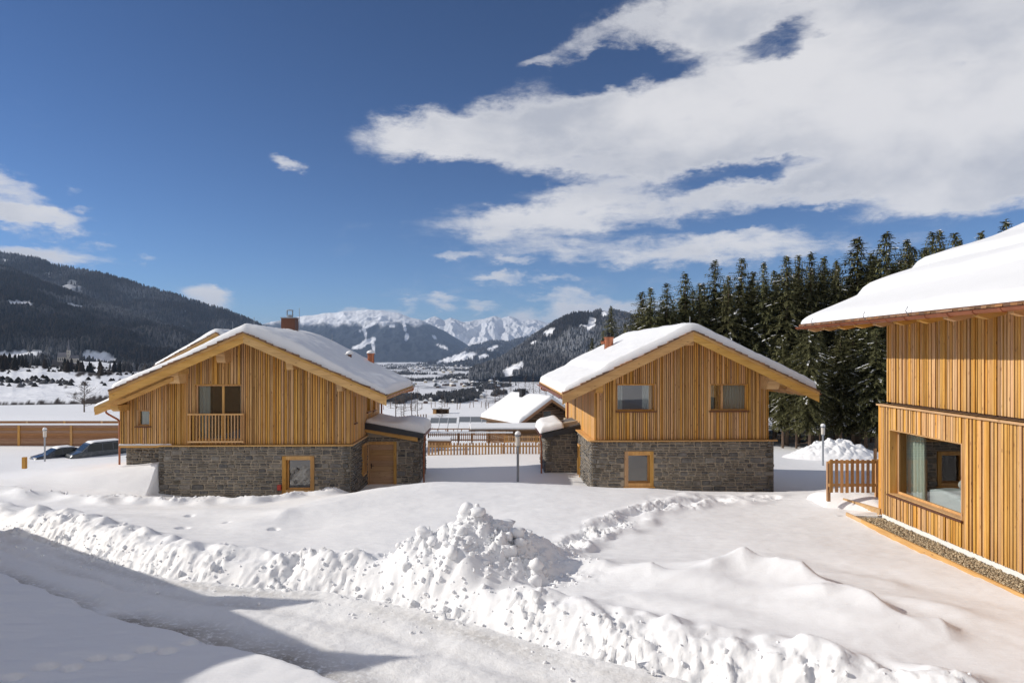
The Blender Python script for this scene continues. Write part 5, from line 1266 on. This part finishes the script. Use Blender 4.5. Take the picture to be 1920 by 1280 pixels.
# ------------------------------------------------------------------ fences
def picket_fence(label, px0, px1, d, zt, h, n, name='picket_fence', m=None, w=.07, rails=(.16, .78), cap=False, group=None, d1=None, gapz=0):
    x0, x1 = (px0-960)/F*d, (px1-960)/F*(d1 or d); zb = zt-h; L = math.hypot(x1-x0, (d1 or d)-d); rz = math.atan2((d1 or d)-d, x1-x0)
    root = thing(name, label, 'fence', (x0, d, zb), rz, group); m = m or FENCEW
    pm = MB().box(-w/2, w/2, -.012, .012, 0, h).mesh('picket', m)
    for i in range(n):
        o = bpy.data.objects.new('picket', pm); link(o, root); o.location = (w/2+(L-w)*i/(n-1), 0, rb.uniform(-.012,.012))
    for t in rails: MB().box(-.02, L+.02, .0125, .055, h*t-.045, h*t+.045).obj('rail', LARCHX if m is FENCEW else m, root)
    for i in range(int(L/2.2)+2):
        x = min(L-.05, i*2.2); MB().box(x-.05, x+.05, .056, .15, -.3, h*.92).obj('post', m, root)
    return root
picket_fence('golden slatted picket fence closing the yard between the two chalets', 803, 1012, 40, (HY-830)/F*40, .88, 36, w=.10)
f2 = picket_fence('brown picket fence with a snow-capped rail behind the yard fence', 803, 960, 50, (HY-811)/F*50, .62, 44, w=.06, m=BROWNW)
MB().box(-.05, 6.2, -.10, .16, .60, .68).obj('snow_cap', ROOFSNOW, f2)
picket_fence('short pale picket fence right of the snow-capped brown one', 946, 1030, 47.5, (HY-816)/F*47.5, .5, 24, w=.06)
rf = picket_fence('golden picket fence beside the near building with snow at its foot', 1556, 1650, 21.9, (HY-861)/F*21.9, 1.06, 10, w=.095, rails=(.22, .92), d1=21.9)
picket_fence('long low brown railing in the snow behind the garden beds', 790, 1045, 57, (HY-803)/F*57, .22, 18, m=BROWNW, rails=(.8,))
# snow-covered raised bed in front
def raised_bed():
    d = 43; x0, x1 = (804-960)/F*d, (845-960)/F*d; zt = (HY-822)/F*d
    r_ = thing('raised_bed', 'snow-covered garden bed behind the yard fence on its left', 'garden bed', ((x0+x1)/2, d, zt-.5)); w = (x1-x0)/2
    MB().box(-w, w, -.5, .5, 0, .42).obj('planking', BROWNW, r_)
    bm_ = MB().box(-w-.05, w+.05, -.55, .55, .422, .56).obj('snow', ROOFSNOW, r_, bevel=.04)
raised_bed()

# long timber wall at the car park, snow on its top
def timber_wall(label, px0, px1, d, pt, pb, bays, snow=.18):
    x0, x1 = (px0-960)/F*d, (px1-960)/F*d; zt, zb = (HY-pt)/F*d, (HY-pb)/F*d-.3; L = x1-x0; H = zt-zb
    r_ = thing('timber_wall', label, 'wall', (x0, d, zb))
    k = int(H/.26)
    for i in range(k): MB().box(0, L, rb.uniform(-.015,.015), .14, i*H/k+.006, (i+1)*H/k-.004).obj('plank', BROWNW, r_)
    for i in range(bays+1): MB().box(i*L/bays-.12, i*L/bays+.12, -.10, -.02, 0, H).obj('post', LARCH, r_)
    s = MB().box(-.1, L+.1, -.16, .35, H+.002, H+snow); s.obj('snow_cap', ROOFSNOW, r_, bevel=.06)
timber_wall('long brown timber wall with pale posts behind the parked cars', -160, 232, 74, 797, 836, 4)
timber_wall('low dark timber wall topped with snow on the slope above the car park', -160, 262, 84, 789, 798, 6, .1)

# kerb board and gravel strip of the near building
BEDM = flat('gravel_bed', (.16,.13,.10), .95, var=.4, scale=30, bump=.6)
def kerb():
    pts = [(10.46,21.35,-5.0),(10.55,20.6,-5.04),(10.66,8,-5.06)]
    o = thing('kerb_board', 'wooden kerb board between the gravel strip and the snow', 'kerb', (10.6, 15, -5.1)); 
    for a, b in zip(pts[:-1], pts[1:]): MB().beam(Vector(a)-o.location, Vector(b)-o.location, .05, .17).obj('board', LARCHY, o)
    rng = np.random.RandomState(3); bm = bmesh.new(); bmesh.ops.create_icosphere(bm, subdivisions=1, radius=1); bv = np.array([v.co[:] for v in bm.verts]); bf = np.array([[v.index for v in f.verts] for f in bm.faces]); bm.free()
    n = 15000; y = 10.5+10.8*rng.rand(n); x = rng.uniform(10.7, 11.52, n); z = -5.10+rng.uniform(-.02,.03,n); V = []; Q = []
    S = rng.uniform(.014,.034,n)
    for i in range(n):
        V.append(bv*S[i]*rng.uniform(.6,1.2,3)*(1+.15*rng.normal(size=(len(bv),1)))+[x[i], y[i], z[i]]); Q.append(bf+i*len(bv))
    g = link(bpy.data.objects.new('gravel', raw_mesh('gravel', np.concatenate(V), np.concatenate(Q), GRAVEL, False))); tag(g, 'coarse brown drainage gravel along the near building', kind='stuff')
    MB().box(10.63, 11.55, 8, 21.35, -5.3, -5.115).obj('gravel_bed', BEDM, None)['kind'] = 'structure'
kerb()
def deck_snow():
    xs = np.linspace(10.15, 13.5, 60); ys = np.linspace(21.33, 23.6, 44); X, Y = np.meshgrid(xs, ys)
    e = np.minimum.reduce([(X-10.15), (Y-(21.35+np.clip(11.55-X,0,9)*.62))*.8, 23.6-Y]); k = np.clip(e/.9, 0, 1)
    Z = -5.02+.50*np.sqrt(np.clip(1-(1-k)**2, 0, 1))+.07*fbm(X, Y, 1.2, 3, 3)*k
    o = link(bpy.data.objects.new('deck_snow', grid_mesh('deck_snow', X, Y, Z, SNOW))); tag(o, 'smooth snow bank lying on the deck beside the near building', 'snow bank')
deck_snow()
def plough_heap():
    xs = np.linspace(-3.6, 3.6, 90); X, Y = np.meshgrid(xs, xs*.6); d = 47; cx = (1565-960)/F*d
    r_ = np.sqrt((X/3.4)**2+(Y/2)**2); Z = 1.15*np.clip(1-r_**1.4, -.2, 1)+(billow(X, Y, .7, 3, 5)*.5-.15)*np.clip(1.1-r_, 0, 1)
    o = link(bpy.data.objects.new('snow_heap', grid_mesh('snow_heap', X, Y, Z, SNOW))); o.location = (cx, d, gh(cx, d)+.12); tag(o, 'rough white heap of cleared snow at the foot of the spruces', 'snow heap')
plough_heap()

# ------------------------------------------------------------------ lamps
def lamp(label, px, d, pyt, z=None):
    x = (px-960)/F*d; z = gh(x, d)-.1 if z is None else z; zt = (HY-pyt)/F*d; H = zt-z
    r_ = thing('street_lamp', label, 'lamp', (x, d, z), 0, 'post lamps round the chalets')
    MB().lathe((0,0,0), [(.055,0),(.055,H-.72),(.09,H-.70),(.09,H-.66)], 10).obj('pole', GREYM, r_)
    MB().lathe((0,0,H-.655), [(.10,0),(.105,.04),(.11,.38),(.12,.42)], 12).obj('lamp_shade', LAMPG, r_, smooth=False)
    MB().lathe((0,0,H-.23), [(.14,0),(.145,.03),(.10,.07)], 12).obj('lid', GREYM, r_)
    MB().lathe((0,0,H-.16), [(.13,0),(.14,.06),(.09,.14),(.01,.17)], 12).obj('snow_cap', ROOFSNOW, r_, smooth=True)
def m_lampg(t, b):
    b.inputs['Base Color'].default_value = (.62,.58,.52,1); b.inputs['Roughness'].default_value = .25
LAMPG = mat('frosted_lamp_glass', m_lampg)
lamp('grey post lamp with a snow cap standing between the two chalets', 971, 30.5, 808)
lamp('post lamp in front of the parked cars at the left', 84, 48, 801, (HY-866)/F*48)
lamp('post lamp by the snow heap at the edge of the spruce wood', 1543, 42, 794)
o = MB().box(-.08, .08, -.08, .08, 0, .55).obj('marker_post', LARCH, None); o.location = ((46-960)/F*33, 33, (HY-878)/F*33); tag(o, 'short wooden stake sticking out of the snow by the car park', 'stake')
o = MB().box(-.05,.05,-.05,.05,0,.6).obj('marker_post', LARCH, None); o.location = ((1641-960)/F*30, 30, (HY-866)/F*30); tag(o, 'wooden stake right of the near fence beside the building corner', 'stake')

# ------------------------------------------------------------------ cars
def m_paint(c):
    def fn(t, b):
        n = t.noise(t.new('ShaderNodeTexCoord').outputs['Object'], 3, 4)
        t.put(b.inputs['Base Color'], t.mix(t.ss(n, .4, .8), c+(1,), tuple(x*.6+.08 for x in c)+(1,))); b.inputs['Roughness'].default_value = .3; b.inputs['Metallic'].default_value = .3; b.inputs['Coat Weight'].default_value = .6
    return fn
PB = mat('dark_blue_paint', m_paint((.010,.018,.035))); PG = mat('dark_grey_paint', m_paint((.035,.045,.055)))
TYRE = flat('tyre_rubber', (.02,.02,.02), .9); CARG = flat('car_glass', (.015,.02,.02), .08); LENS = flat('lamp_lens', (.6,.6,.58), .15); REDL = flat('rear_lens', (.3,.01,.01), .2)
def car(label, name, x, y, z, rz, L, W, H, prof, glass, paint, snow, wr=.32, wb=(.82, .80)):
    """side profile (s along the car from the front, height); lofted with tumblehome"""
    r_ = thing(name, label, 'car' if name == 'parked_car' else 'van', (x, y, z), rz, None)
    belt = H*.56; pts = prof; n = len(pts); v = []; f = []
    def half(h, s): 
        w = W/2*(1 - .16*max(0, (h-belt)/(H-belt))) ; e = min(s, L-s); return w*(1-.16*max(0, 1-e/.5)**2)
    b = MB(); cols = [-1, -.9, -.45, 0, .45, .9, 1]
    for (s, h) in pts:
        w = half(h, s)
        for c in cols: b.v.append((c*w, s-L/2, h-(.05 if abs(c) == 1 else .015 if abs(c) == .9 else 0)))
    K = len(cols)
    for i in range(n-1):
        for j in range(K-1): b.f.append((i*K+j, (i+1)*K+j, (i+1)*K+j+1, i*K+j+1)); b.m.append(0)
    # sides down to the sill
    for sg, j in ((-1, 0), (1, K-1)):
        base = len(b.v)
        for (s, h) in pts:
            e = half(0, s); b.v += [(sg*e*1.0, s-L/2, min(h-.06, belt)), (sg*e*1.01, s-L/2, min(h-.07, .55)), (sg*e*.96, s-L/2, .22)]
        for i in range(n-1):
            a0, a1 = i*K+j, (i+1)*K+j; c0, c1 = base+3*i, base+3*(i+1)
            b.f += [(a0, c0, c1, a1), (c0, c0+1, c1+1, c1), (c0+1, c0+2, c1+2, c1+1)]; b.m += [0, 0, 0]
    b.box(-W*.47, W*.47, -L/2+.06, L/2-.06, .2, .5)
    body = b.obj('body', paint, r_, smooth=False)
    # glass panels set just proud of the body
    def pane(name_, s0, h0, s1, h1, k=.86):
        g = MB(); w0, w1 = half(h0, s0)*k, half(h1, s1)*k; dn = Vector((0, -(h1-h0), (s1-s0))).normalized()*.012*(1 if s1 > s0 else -1)
        dn = Vector((0, -abs(h1-h0)*(1 if s0 < L/2 else -1), abs(s1-s0))).normalized()*.015
        q = [Vector((-w0, s0-L/2, h0)), Vector((w0, s0-L/2, h0)), Vector((w1, s1-L/2, h1)), Vector((-w1, s1-L/2, h1))]
        g.quadbox([p-dn for p in q]+[p+dn for p in q]); g.obj(name_, CARG, r_)
    (ws0, wh0), (ws1, wh1), (rs0, rh0), (rs1, rh1) = glass
    pane('windscreen', ws0, wh0, ws1, wh1); pane('rear_window', rs1, rh1, rs0, rh0)
    for sg in (-1, 1):
        cuts = [ws0+.35, (ws0+rs1)/2-.2, (ws0+rs1)/2+.75, rs1-.22]
        for a, c in zip(cuts[:-1], cuts[1:]):
            g = MB(); lo, hi = belt+.03, H-.15; ta = max(a+.04, ws1+.02 if a < ws1 else a+.04); tc = min(c-.04, rs0-.02 if c > rs0 else c-.04)
            wl, wh_ = half(lo, a)+.012, half(hi, a)+.012
            q = [(sg*wl, a+.04-L/2, lo), (sg*wl, c-.04-L/2, lo), (sg*wh_, tc-L/2, hi), (sg*wh_, ta-L/2, hi)]
            g.quadbox([(p[0]-sg*.03, p[1], p[2]) for p in q]+[(p[0], p[1], p[2]) for p in q]); g.obj('side_window', CARG, r_)
        for s in wb:
            s_ = s if s == wb[0] else L-s
            w_ = MB().tube([(sg*(W/2-.2), s_-L/2, wr), (sg*(W/2+.012), s_-L/2, wr)], wr, 18).obj('wheel', TYRE, r_); MB().tube([(sg*(W/2+.013), s_-L/2, wr), (sg*(W/2+.03), s_-L/2, wr)], wr*.62, 12).obj('rim', GREYM, w_)
        MB().box(sg*W*.31-.16, sg*W*.31+.16, -L/2-.012+.05, -L/2+.2, .62, .78).obj('headlight', LENS, r_, bevel=.02)
        MB().box(sg*W*.40-.08, sg*W*.40+.08, L/2-.1, L/2+.012, .8, 1.1).obj('tail_light', REDL, r_)
        MB().box(sg*(W/2+.02)-.06, sg*(W/2+.02)+.06, ws0+.3-L/2, ws0+.45-L/2, belt+.02, belt+.16).obj('mirror', paint, r_, bevel=.02)
    MB().box(-W*.24, W*.24, -L/2-.01, -L/2+.1, .45, .62).obj('grille', DARKM, r_); MB().box(-.24, .24, -L/2-.03, -L/2-.012, .36, .46).obj('number_plate', WHITEP, r_)
    s0, s1 = snow; g = bmesh.new(); bmesh.ops.create_grid(g, x_segments=14, y_segments=22, size=1)
    hp = np.array(prof)
    for q in g.verts:
        s = s0+(s1-s0)*(q.co.y+1)/2; h = np.interp(s, hp[:,0], hp[:,1]); e = max(0, 1-max(abs(q.co.x), abs(q.co.y))**4)
        q.co = Vector((q.co.x*W*.40, s-L/2, h+.005+.11*math.sqrt(e)))
    me = bpy.data.meshes.new('snow'); g.to_mesh(me); g.free(); me.materials.append(ROOFSNOW); me.shade_smooth(); link(bpy.data.objects.new('snow', me), r_)
HP = [(0,.30),(.02,.62),(.15,.78),(.95,.95),(1.15,.99),(1.85,1.42),(2.2,1.50),(3.2,1.48),(3.75,1.35),(4.1,1.0),(4.2,.9),(4.22,.35)]
VP = [(0,.35),(.02,.75),(.15,.92),(.7,1.08),(.95,1.14),(1.65,1.78),(2.0,1.92),(4.4,1.93),(4.85,1.86),(5.05,1.2),(5.1,1.1),(5.12,.4)]
dC = 67; car('dark blue parked hatchback with snow on its roof, left of the van', 'parked_car', (106-960)/F*dC, dC, (HY-867)/F*dC, R(-38), 4.22, 1.8, 1.5, HP, ((1.18,1.0),(1.83,1.39),(3.3,1.44),(3.98,1.05)), PB, (1.9, 3.5))
dC = 67; car('dark grey parked van with a snow-covered roof beside the chalet', 'parked_van', (172-960)/F*dC, dC+.8, (HY-866)/F*dC, R(-40), 5.12, 1.95, 1.93, VP, ((.98,1.17),(1.62,1.74),(4.6,1.80),(5.0,1.3)), PG, (1.8, 4.8))

# ------------------------------------------------------------------ log barn, shed, solar racks, field posts
def barn():
    d = 56; XR = (1043-960)/F*d; r_ = thing('log_barn', 'old dark log barn with snow-covered roof and small chimney', 'barn', (2.85, 56.8, -8.6), R(28)); g = 8.6
    # ridge along local y; gable end faces the camera
    zr = (HY-748)/F*d+g; hw = 3.1; sl = .62; L = 6.3
    rz = lambda x: zr-sl*abs(x); zr_w = rz(2.7)-.25
    k = 0; z = .3
    while z < zr-.25:
        h = .21; w = min(2.7, (zr-.3-z)/sl)
        MB().tube([(-w, 0, z+h/2), (w, 0, z+h/2)], h/2, 7).obj('log', DARKW, r_); 
        if z < zr_w: MB().tube([(2.7, -.2, z+h/2+.1), (2.7, L-.6, z+h/2+.1)], h/2, 6).obj('log', DARKW, r_); MB().tube([(-2.7, -.2, z+h/2+.1), (-2.7, L-.6, z+h/2+.1)], h/2, 6).obj('log', DARKW, r_)
        z += h
    MB().prism([(-2.6, 0), (2.6, 0), (2.6, rz(2.6)-.3), (0, zr-.3), (-2.6, rz(2.6)-.3)], 'y', .02, L-.6).obj('wall', BACK, r_)
    for a, b in ((-hw, 0), (0, hw)): 
        MB().prism([(a, rz(a)-.14), (b, rz(b)-.14), (b, rz(b)), (a, rz(a))], 'y', -.9, L).obj('roof_slope', DARKW, r_)
        MB().prism([(a, rz(a)-.24), (b, rz(b)-.24), (b, rz(b)-.01), (a, rz(a)-.01)], 'y', -.96, -.902).obj('barge_board', BROWNW, r_)
    w = MB().box(-.45, .45, -.14, -.10, 1.9+1.2, 2.6+1.4).obj('window', BROWNW, r_); MB().box(-.36, .36, -.15, -.141, 3.18, 3.92).obj('pane', CARG, w)
    roof_snow(r_, -hw+.02, hw-.02, -.88, L-.02, rz, T=.30, seed=61, ridge=0, res=.13, rnd_=.2, ridge_soft=.2, m=ROOFSNOW)
    c = MB().box(-.55, -.2, 3.2, 3.7, zr-.6, zr+.62).obj('chimney', DARKM, r_); MB().box(-.6, -.15, 3.15, 3.75, zr+.6, zr+.68).obj('cap', DARKM, c)
    # lean-to on the left with flat snow
    q = thing('lean_to', 'low lean-to with flat snowy roof in front of the log barn', 'shed', ((1005-960)/F*52, 51.5, -7.6), R(4)); zz = (HY-802)/F*52+7.6
    for i in range(7): MB().box(-2.1, 2.4, -.02, .12, i*(zz-.1)/7+.01, (i+1)*(zz-.1)/7-.01).obj('plank', DARKW, q)
    MB().box(-5.0, 2.7, -.5, 3, zz-.1, zz).obj('roof', DARKW, q); MB().box(-5.0, 2.7, -.5, 3, zz+.002, zz+.16).obj('snow', ROOFSNOW, q, bevel=.05)
    for i in range(3): MB().box(-4.9+i*1.3, -4.8+i*1.3, -.4, -.3, 0, zz-.1).obj('post', DARKW, q)
barn()
SOLAR = flat('solar_panel', (.22,.24,.26), .35, .2); 
def rack(px0, px1, d, pt, pb, label):
    x0, x1 = (px0-960)/F*d, (px1-960)/F*d; zt, zb = (HY-pt)/F*d, (HY-pb)/F*d; L = x1-x0
    r_ = thing('solar_rack', label, 'solar panels', (x0, d, zb-1.6), 0, 'solar panel racks in the field'); H = zt-zb; o = 1.6; n = max(3, int(L/1.05))
    for i in range(n):
        a, b = L*i/n+.02, L*(i+1)/n-.02
        p = MB().quadbox([(a,0,o),(b,0,o),(b,.9,o+H),(a,.9,o+H),(a,-.03,o+.04),(b,-.03,o+.04),(b,.87,o+H+.04),(a,.87,o+H+.04)]).obj('panel', SOLAR, r_)
        MB().beam((a+.1, .9, o+H-.02), (a-.25, 1.0, o-1.2), .05, .05).obj('strut', GREYM, r_); MB().beam((a+.1, .2, o+.1), (a+.1, .2, .0), .05, .05).obj('post', GREYM, r_)
    MB().box(-.02, L+.02, .87, .99, o+H, o+H+.05).obj('snow', ROOFSNOW, r_)
rack(806, 856, 74, 785, 793, 'left rack of grey solar panels above the yard fence'); rack(860, 946, 74, 783, 791, 'long right rack of grey solar panels beside the barn')
def shed():
    d = 112; x = (826-960)/F*d; zb = (HY-777)/F*d; r_ = thing('field_shed', 'small open timber shed with snowy roof in the field', 'shed', (x, d, zb)); w = 1.25
    MB().box(-w, w, 1.6, 1.7, 0, .8).obj('wall', DARKW, r_); MB().box(-w, -w+.5, 0, 1.6, 0, .85).obj('side_wall', LARCH, r_); MB().box(w-.1, w, 0, 1.6, 0, .85).obj('side_wall', DARKW, r_)
    MB().box(-w-.15, w+.15, -.2, 1.9, .85, .93).obj('roof', DARKW, r_); MB().box(-w-.15, w+.15, -.2, 1.9, .932, 1.1).obj('snow', ROOFSNOW, r_, bevel=.04)
shed()
pm_ = MB().tube([(0,0,-.3),(0,0,1.2)], .06, 5).mesh('fence_post', DARKW)
for i, px in enumerate(list(range(722, 905, 12))+[908, 917]):
    d = 128+4*math.sin(i); x = (px+tr_.uniform(-4,4)-960)/F*d; o = link(bpy.data.objects.new('fence_post', pm_)); o.location = (x, d, gh(x, d)); o.rotation_euler = (tr_.uniform(-.1,.1), tr_.uniform(-.12,.12), 0)
    tag(o, 'thin dark field fence post in the snow beyond the solar racks', 'post', 'posts of the far field fence')
for i in range(16):
    d = 86-i*.8; px = 724+i*5; x = (px-960)/F*d; o = link(bpy.data.objects.new('fence_post', pm_)); o.location = (x, d, (HY-783+.4*i)/F*d-.9); o.scale = (1,1,.8); tag(o, 'dark stake of the hillside fence beside the left chalet porch', 'post', 'stakes of the hillside fence')

# ------------------------------------------------------------------ church on its hill
def church():
    S = MA; d = 1500; x = (125-960)/F*d; z = (HY-686)/F*d
    # ground height of the hillside sheet there
    o, X, Y, Z, C, T = HL; i = np.argmin((X-x)**2+(Y-d)**2); z = float(Z.flat[i])+2
    z = max(z, (HY-686)/F*d)
    CW = flat('church_wall', (.66,.58,.48), .9); CR = flat('church_roof', (.16,.15,.16), .8)
    r_ = thing('church', 'pale church with slender spire on the snowy hill below the mountain', 'church', (x, d, z-3), R(12))
    s = 1.0
    r_.scale = (1,1,1); H = (HY-635)/F*d-z+3; t = 3.1
    tw = MB().box(-t+4, t+4, -t, t, 0, H*.52).obj('tower', CW, r_); MB().prism([(4-t-.3, 0), (4+t+.3, 0), (4, 1)], 'y', -.1, .1).obj('gable', CW, tw)
    MB().tube([(4,0,H*.50),(4,0,H*.6),(4,0,H)], [t*1.2,t*.75,.15], 8).obj('spire', CR, tw)
    for zz in (.40, .28): MB().box(4-.7, 4+.7, -t-.05, -t+.1, H*zz, H*zz+3).obj('window', CARG, tw)
    n = MB().box(-16, .5, -6, 6, 0, 12).obj('nave', CW, r_); MB().prism([(-6.6, 12), (6.6, 12), (0, 22)], 'x', -16.5, .7).obj('roof', CR, n)
    for i in range(4): MB().box(-14+i*3.8, -12.6+i*3.8, -6.08, -5.9, 4, 10).obj('window', CARG, n)
    MB().box(7, 22, -5, 6, 0, 9).obj('choir', CW, r_); MB().prism([(-5.4, 9), (6.4, 9), (.5, 16)], 'x', 7, 22.5).obj('roof', CR, r_)
    MB().box(-24, 30, -13, -12, -6, 1.2).obj('churchyard_wall', CW, r_)
church()

# ------------------------------------------------------------------ village and hamlets in the valley
HW = [flat('pale_plaster', (.55,.50,.42), .9), flat('grey_plaster', (.36,.35,.34), .9), flat('brown_boards', (.16,.10,.07), .9), flat('yellow_plaster', (.52,.42,.26), .9)]
WIN = flat('far_window', (.03,.035,.04), .3)
def house_meshes(k, rs):
    w, l, h = [(9,12,6),(11,16,7),(8,10,5),(12,14,9)][k]; m = HW[rs]
    a = MB().box(-w/2, w/2, -l/2, l/2, -2, h).mesh('wall', m); b = MB().prism([(-w/2-1, h-.4), (w/2+1, h-.4), (0, h+w*.32)], 'y', -l/2-1, l/2+1).mesh('roof', ROOFSNOW)
    c = MB()
    for fl_ in range(2 if h > 5 else 1):
        for u in (-.3, 0, .3): c.box(u*w-.6, u*w+.6, -l/2-.06, -l/2+.05, 1.2+fl_*2.9, 2.7+fl_*2.9)
        for u in (-.35, -.12, .12, .35):
            for sg in (-1, 1): c.box(sg*w/2-.06, sg*w/2+.06, u*l-.6, u*l+.6, 1.2+fl_*2.9, 2.7+fl_*2.9)
    return a, b, c.mesh('windows', WIN)
HM = [house_meshes(k, s_) for k in range(4) for s_ in range(4)]
def far_ground(px, py):
    """distance at which the ground sheet is met along a pixel ray"""
    lo, hi = 200.0, 12000.0
    for _ in range(40):
        m = (lo+hi)/2; x = (px-960)/F*m
        if (HY-py)/F*m < float(base_h(x, m)): hi = m
        else: lo = m
    return m
def vhouse(px, py, label, group, sc_=1.0, k=None):
    d = far_ground(px, py); x = (px-960)/F*d; z = float(base_h(x, d)); ms = HM[tr_.randrange(16) if k is None else k]
    r_ = thing('village_house', label, 'house', (x, d, z), tr_.uniform(-.6, .6), group); r_.scale = (sc_,)*3
    for me in ms: link(bpy.data.objects.new(me.name.split('.')[0] if me.name.split('.')[0] != 'windows' else 'window', me), r_)
for (px, py, lb, k) in ((826,754,'dark broad village house at the left of the near hamlet',9),(852,755,'yellowish village house with a big snow roof in the near hamlet',7),(838,748,'pale house behind the near hamlet front row',0),(868,753,'pale house right of the yellowish village house',12),(880,748,'small brown house at the right of the near hamlet',2),(810,752,'grey house left of the near hamlet',5),(893,752,'dark house at the right end of the near hamlet',10),(798,756,'brown house at the far left of the near hamlet',6),(860,742,'small pale house in the back row of the near hamlet',8),(905,746,'grey house beside the larches in the near hamlet',13),(845,741,'low brown house in the back row of the near hamlet',14)):
    vhouse(px, py, lb, 'houses of the near hamlet', .8, k)
for i in range(34):
    vhouse(tr_.uniform(765, 935), tr_.choice([722,724,727,719,716])+tr_.uniform(-2,2), 'snow-roofed house of the middle hamlet in the valley', 'houses of the middle hamlet', 1.0)
for i in range(60):
    vhouse(tr_.uniform(768, 930), 686+abs(tr_.gauss(0, 6)), 'tiny snow-roofed house of the distant town on the valley floor', 'houses of the distant town', 1.3)
for (px, py) in ((4,722),(30,726),(60,716),(95,722),(140,712),(20,712)):
    d = 700; x = (px-960)/F*d; r_ = thing('village_house', 'small dark farmhouse on the snowy slope below the church', 'house', (x, d, (HY-py)/F*d-4), tr_.uniform(-.5,.5), 'farmhouses below the church')
    r_.scale = (.45,)*3
    for me in HM[2+4*(px % 3)]: link(bpy.data.objects.new(me.name.split('.')[0] if me.name.split('.')[0] != 'windows' else 'window', me), r_)

# hedgerows and copses on the valley floor
def valley_copses():
    rng = np.random.RandomState(8); pts = []; hs = []
    n = 60000; px = rng.uniform(700, 1100, n); py = 683+rng.rand(n)**1.3*75
    dd = np.array([200*(60/max(1e-3, (p-HY)))*1.0 for p in py]); 
    d = 100/((py-HY)/F); x = (px-960)/F*d; z = base_h(x, d); ok = (z < -96)
    # bands of trees along the streams and field edges
    nz = fbm(x, d*.35, 160, 4, 5)+.35*fbm(x, d*.4, 45, 2, 8); nz += .12*sst(py, 700, 684)
    ok &= nz > .42
    band = (np.abs(py-712-2*np.sin(px*.05)) < 1.3) & (px < 850)
    ok2 = (z < -96) & band & (rng.rand(n) < .5)
    sel = ok | ok2
    x, d, z = x[sel], d[sel], z[sel]; hs = rng.uniform(6, 14, len(x))
    wood_pts('valley_copse_forest', 'dark hedgerows and copses crossing the snowy valley fields', np.stack([x, d, z], 1), hs, np.full(len(x), .15))
valley_copses()
for (px, py, h, d, ds) in ((42,700,26,640,'dark conifer on the slope left of the farmhouses'),(99,703,24,600,'dense dark conifer on the slope right of the farmhouses'),(106,712,18,600,'shorter conifer beside the dense dark one'),(116,715,18,610,'rounded dark conifer on the middle slope'),(196,727,9,400,'left of three small firs near the chalet roof'),(201,728,9,402,'middle of three small firs near the chalet roof'),(206,727,8,401,'right of three small firs near the chalet roof'),(130,727,8,500,'little conifer beside the dense slope trees')):
    x = (px-960)/F*d; ht = 36/F*d if h > 20 else h*1.1; zt = (HY-py)/F*d; spruce(x, d, ht, tr_.randrange(5), 1.0, ds, 'lone conifers on the left slopes', wide=1.5, z=zt-ht)

# ------------------------------------------------------------------ air
HAZE = True
if HAZE:
    hz = MB().box(-16000, 16000, -200, 24000, -130, 1100).obj('haze', None if False else [], None)
    hm = bpy.data.materials.new('haze'); hm.use_nodes = True; nt = hm.node_tree; nt.nodes.clear()
    o_ = nt.nodes.new('ShaderNodeOutputMaterial'); v_ = nt.nodes.new('ShaderNodeVolumePrincipled'); v_.inputs['Color'].default_value = (.50,.68,1.0,1); v_.inputs['Density'].default_value = 4.2e-5; v_.inputs['Anisotropy'].default_value = .0
    nt.links.new(v_.outputs[0], o_.inputs['Volume']); hz.data.materials.append(hm); tag(hz, kind='stuff')
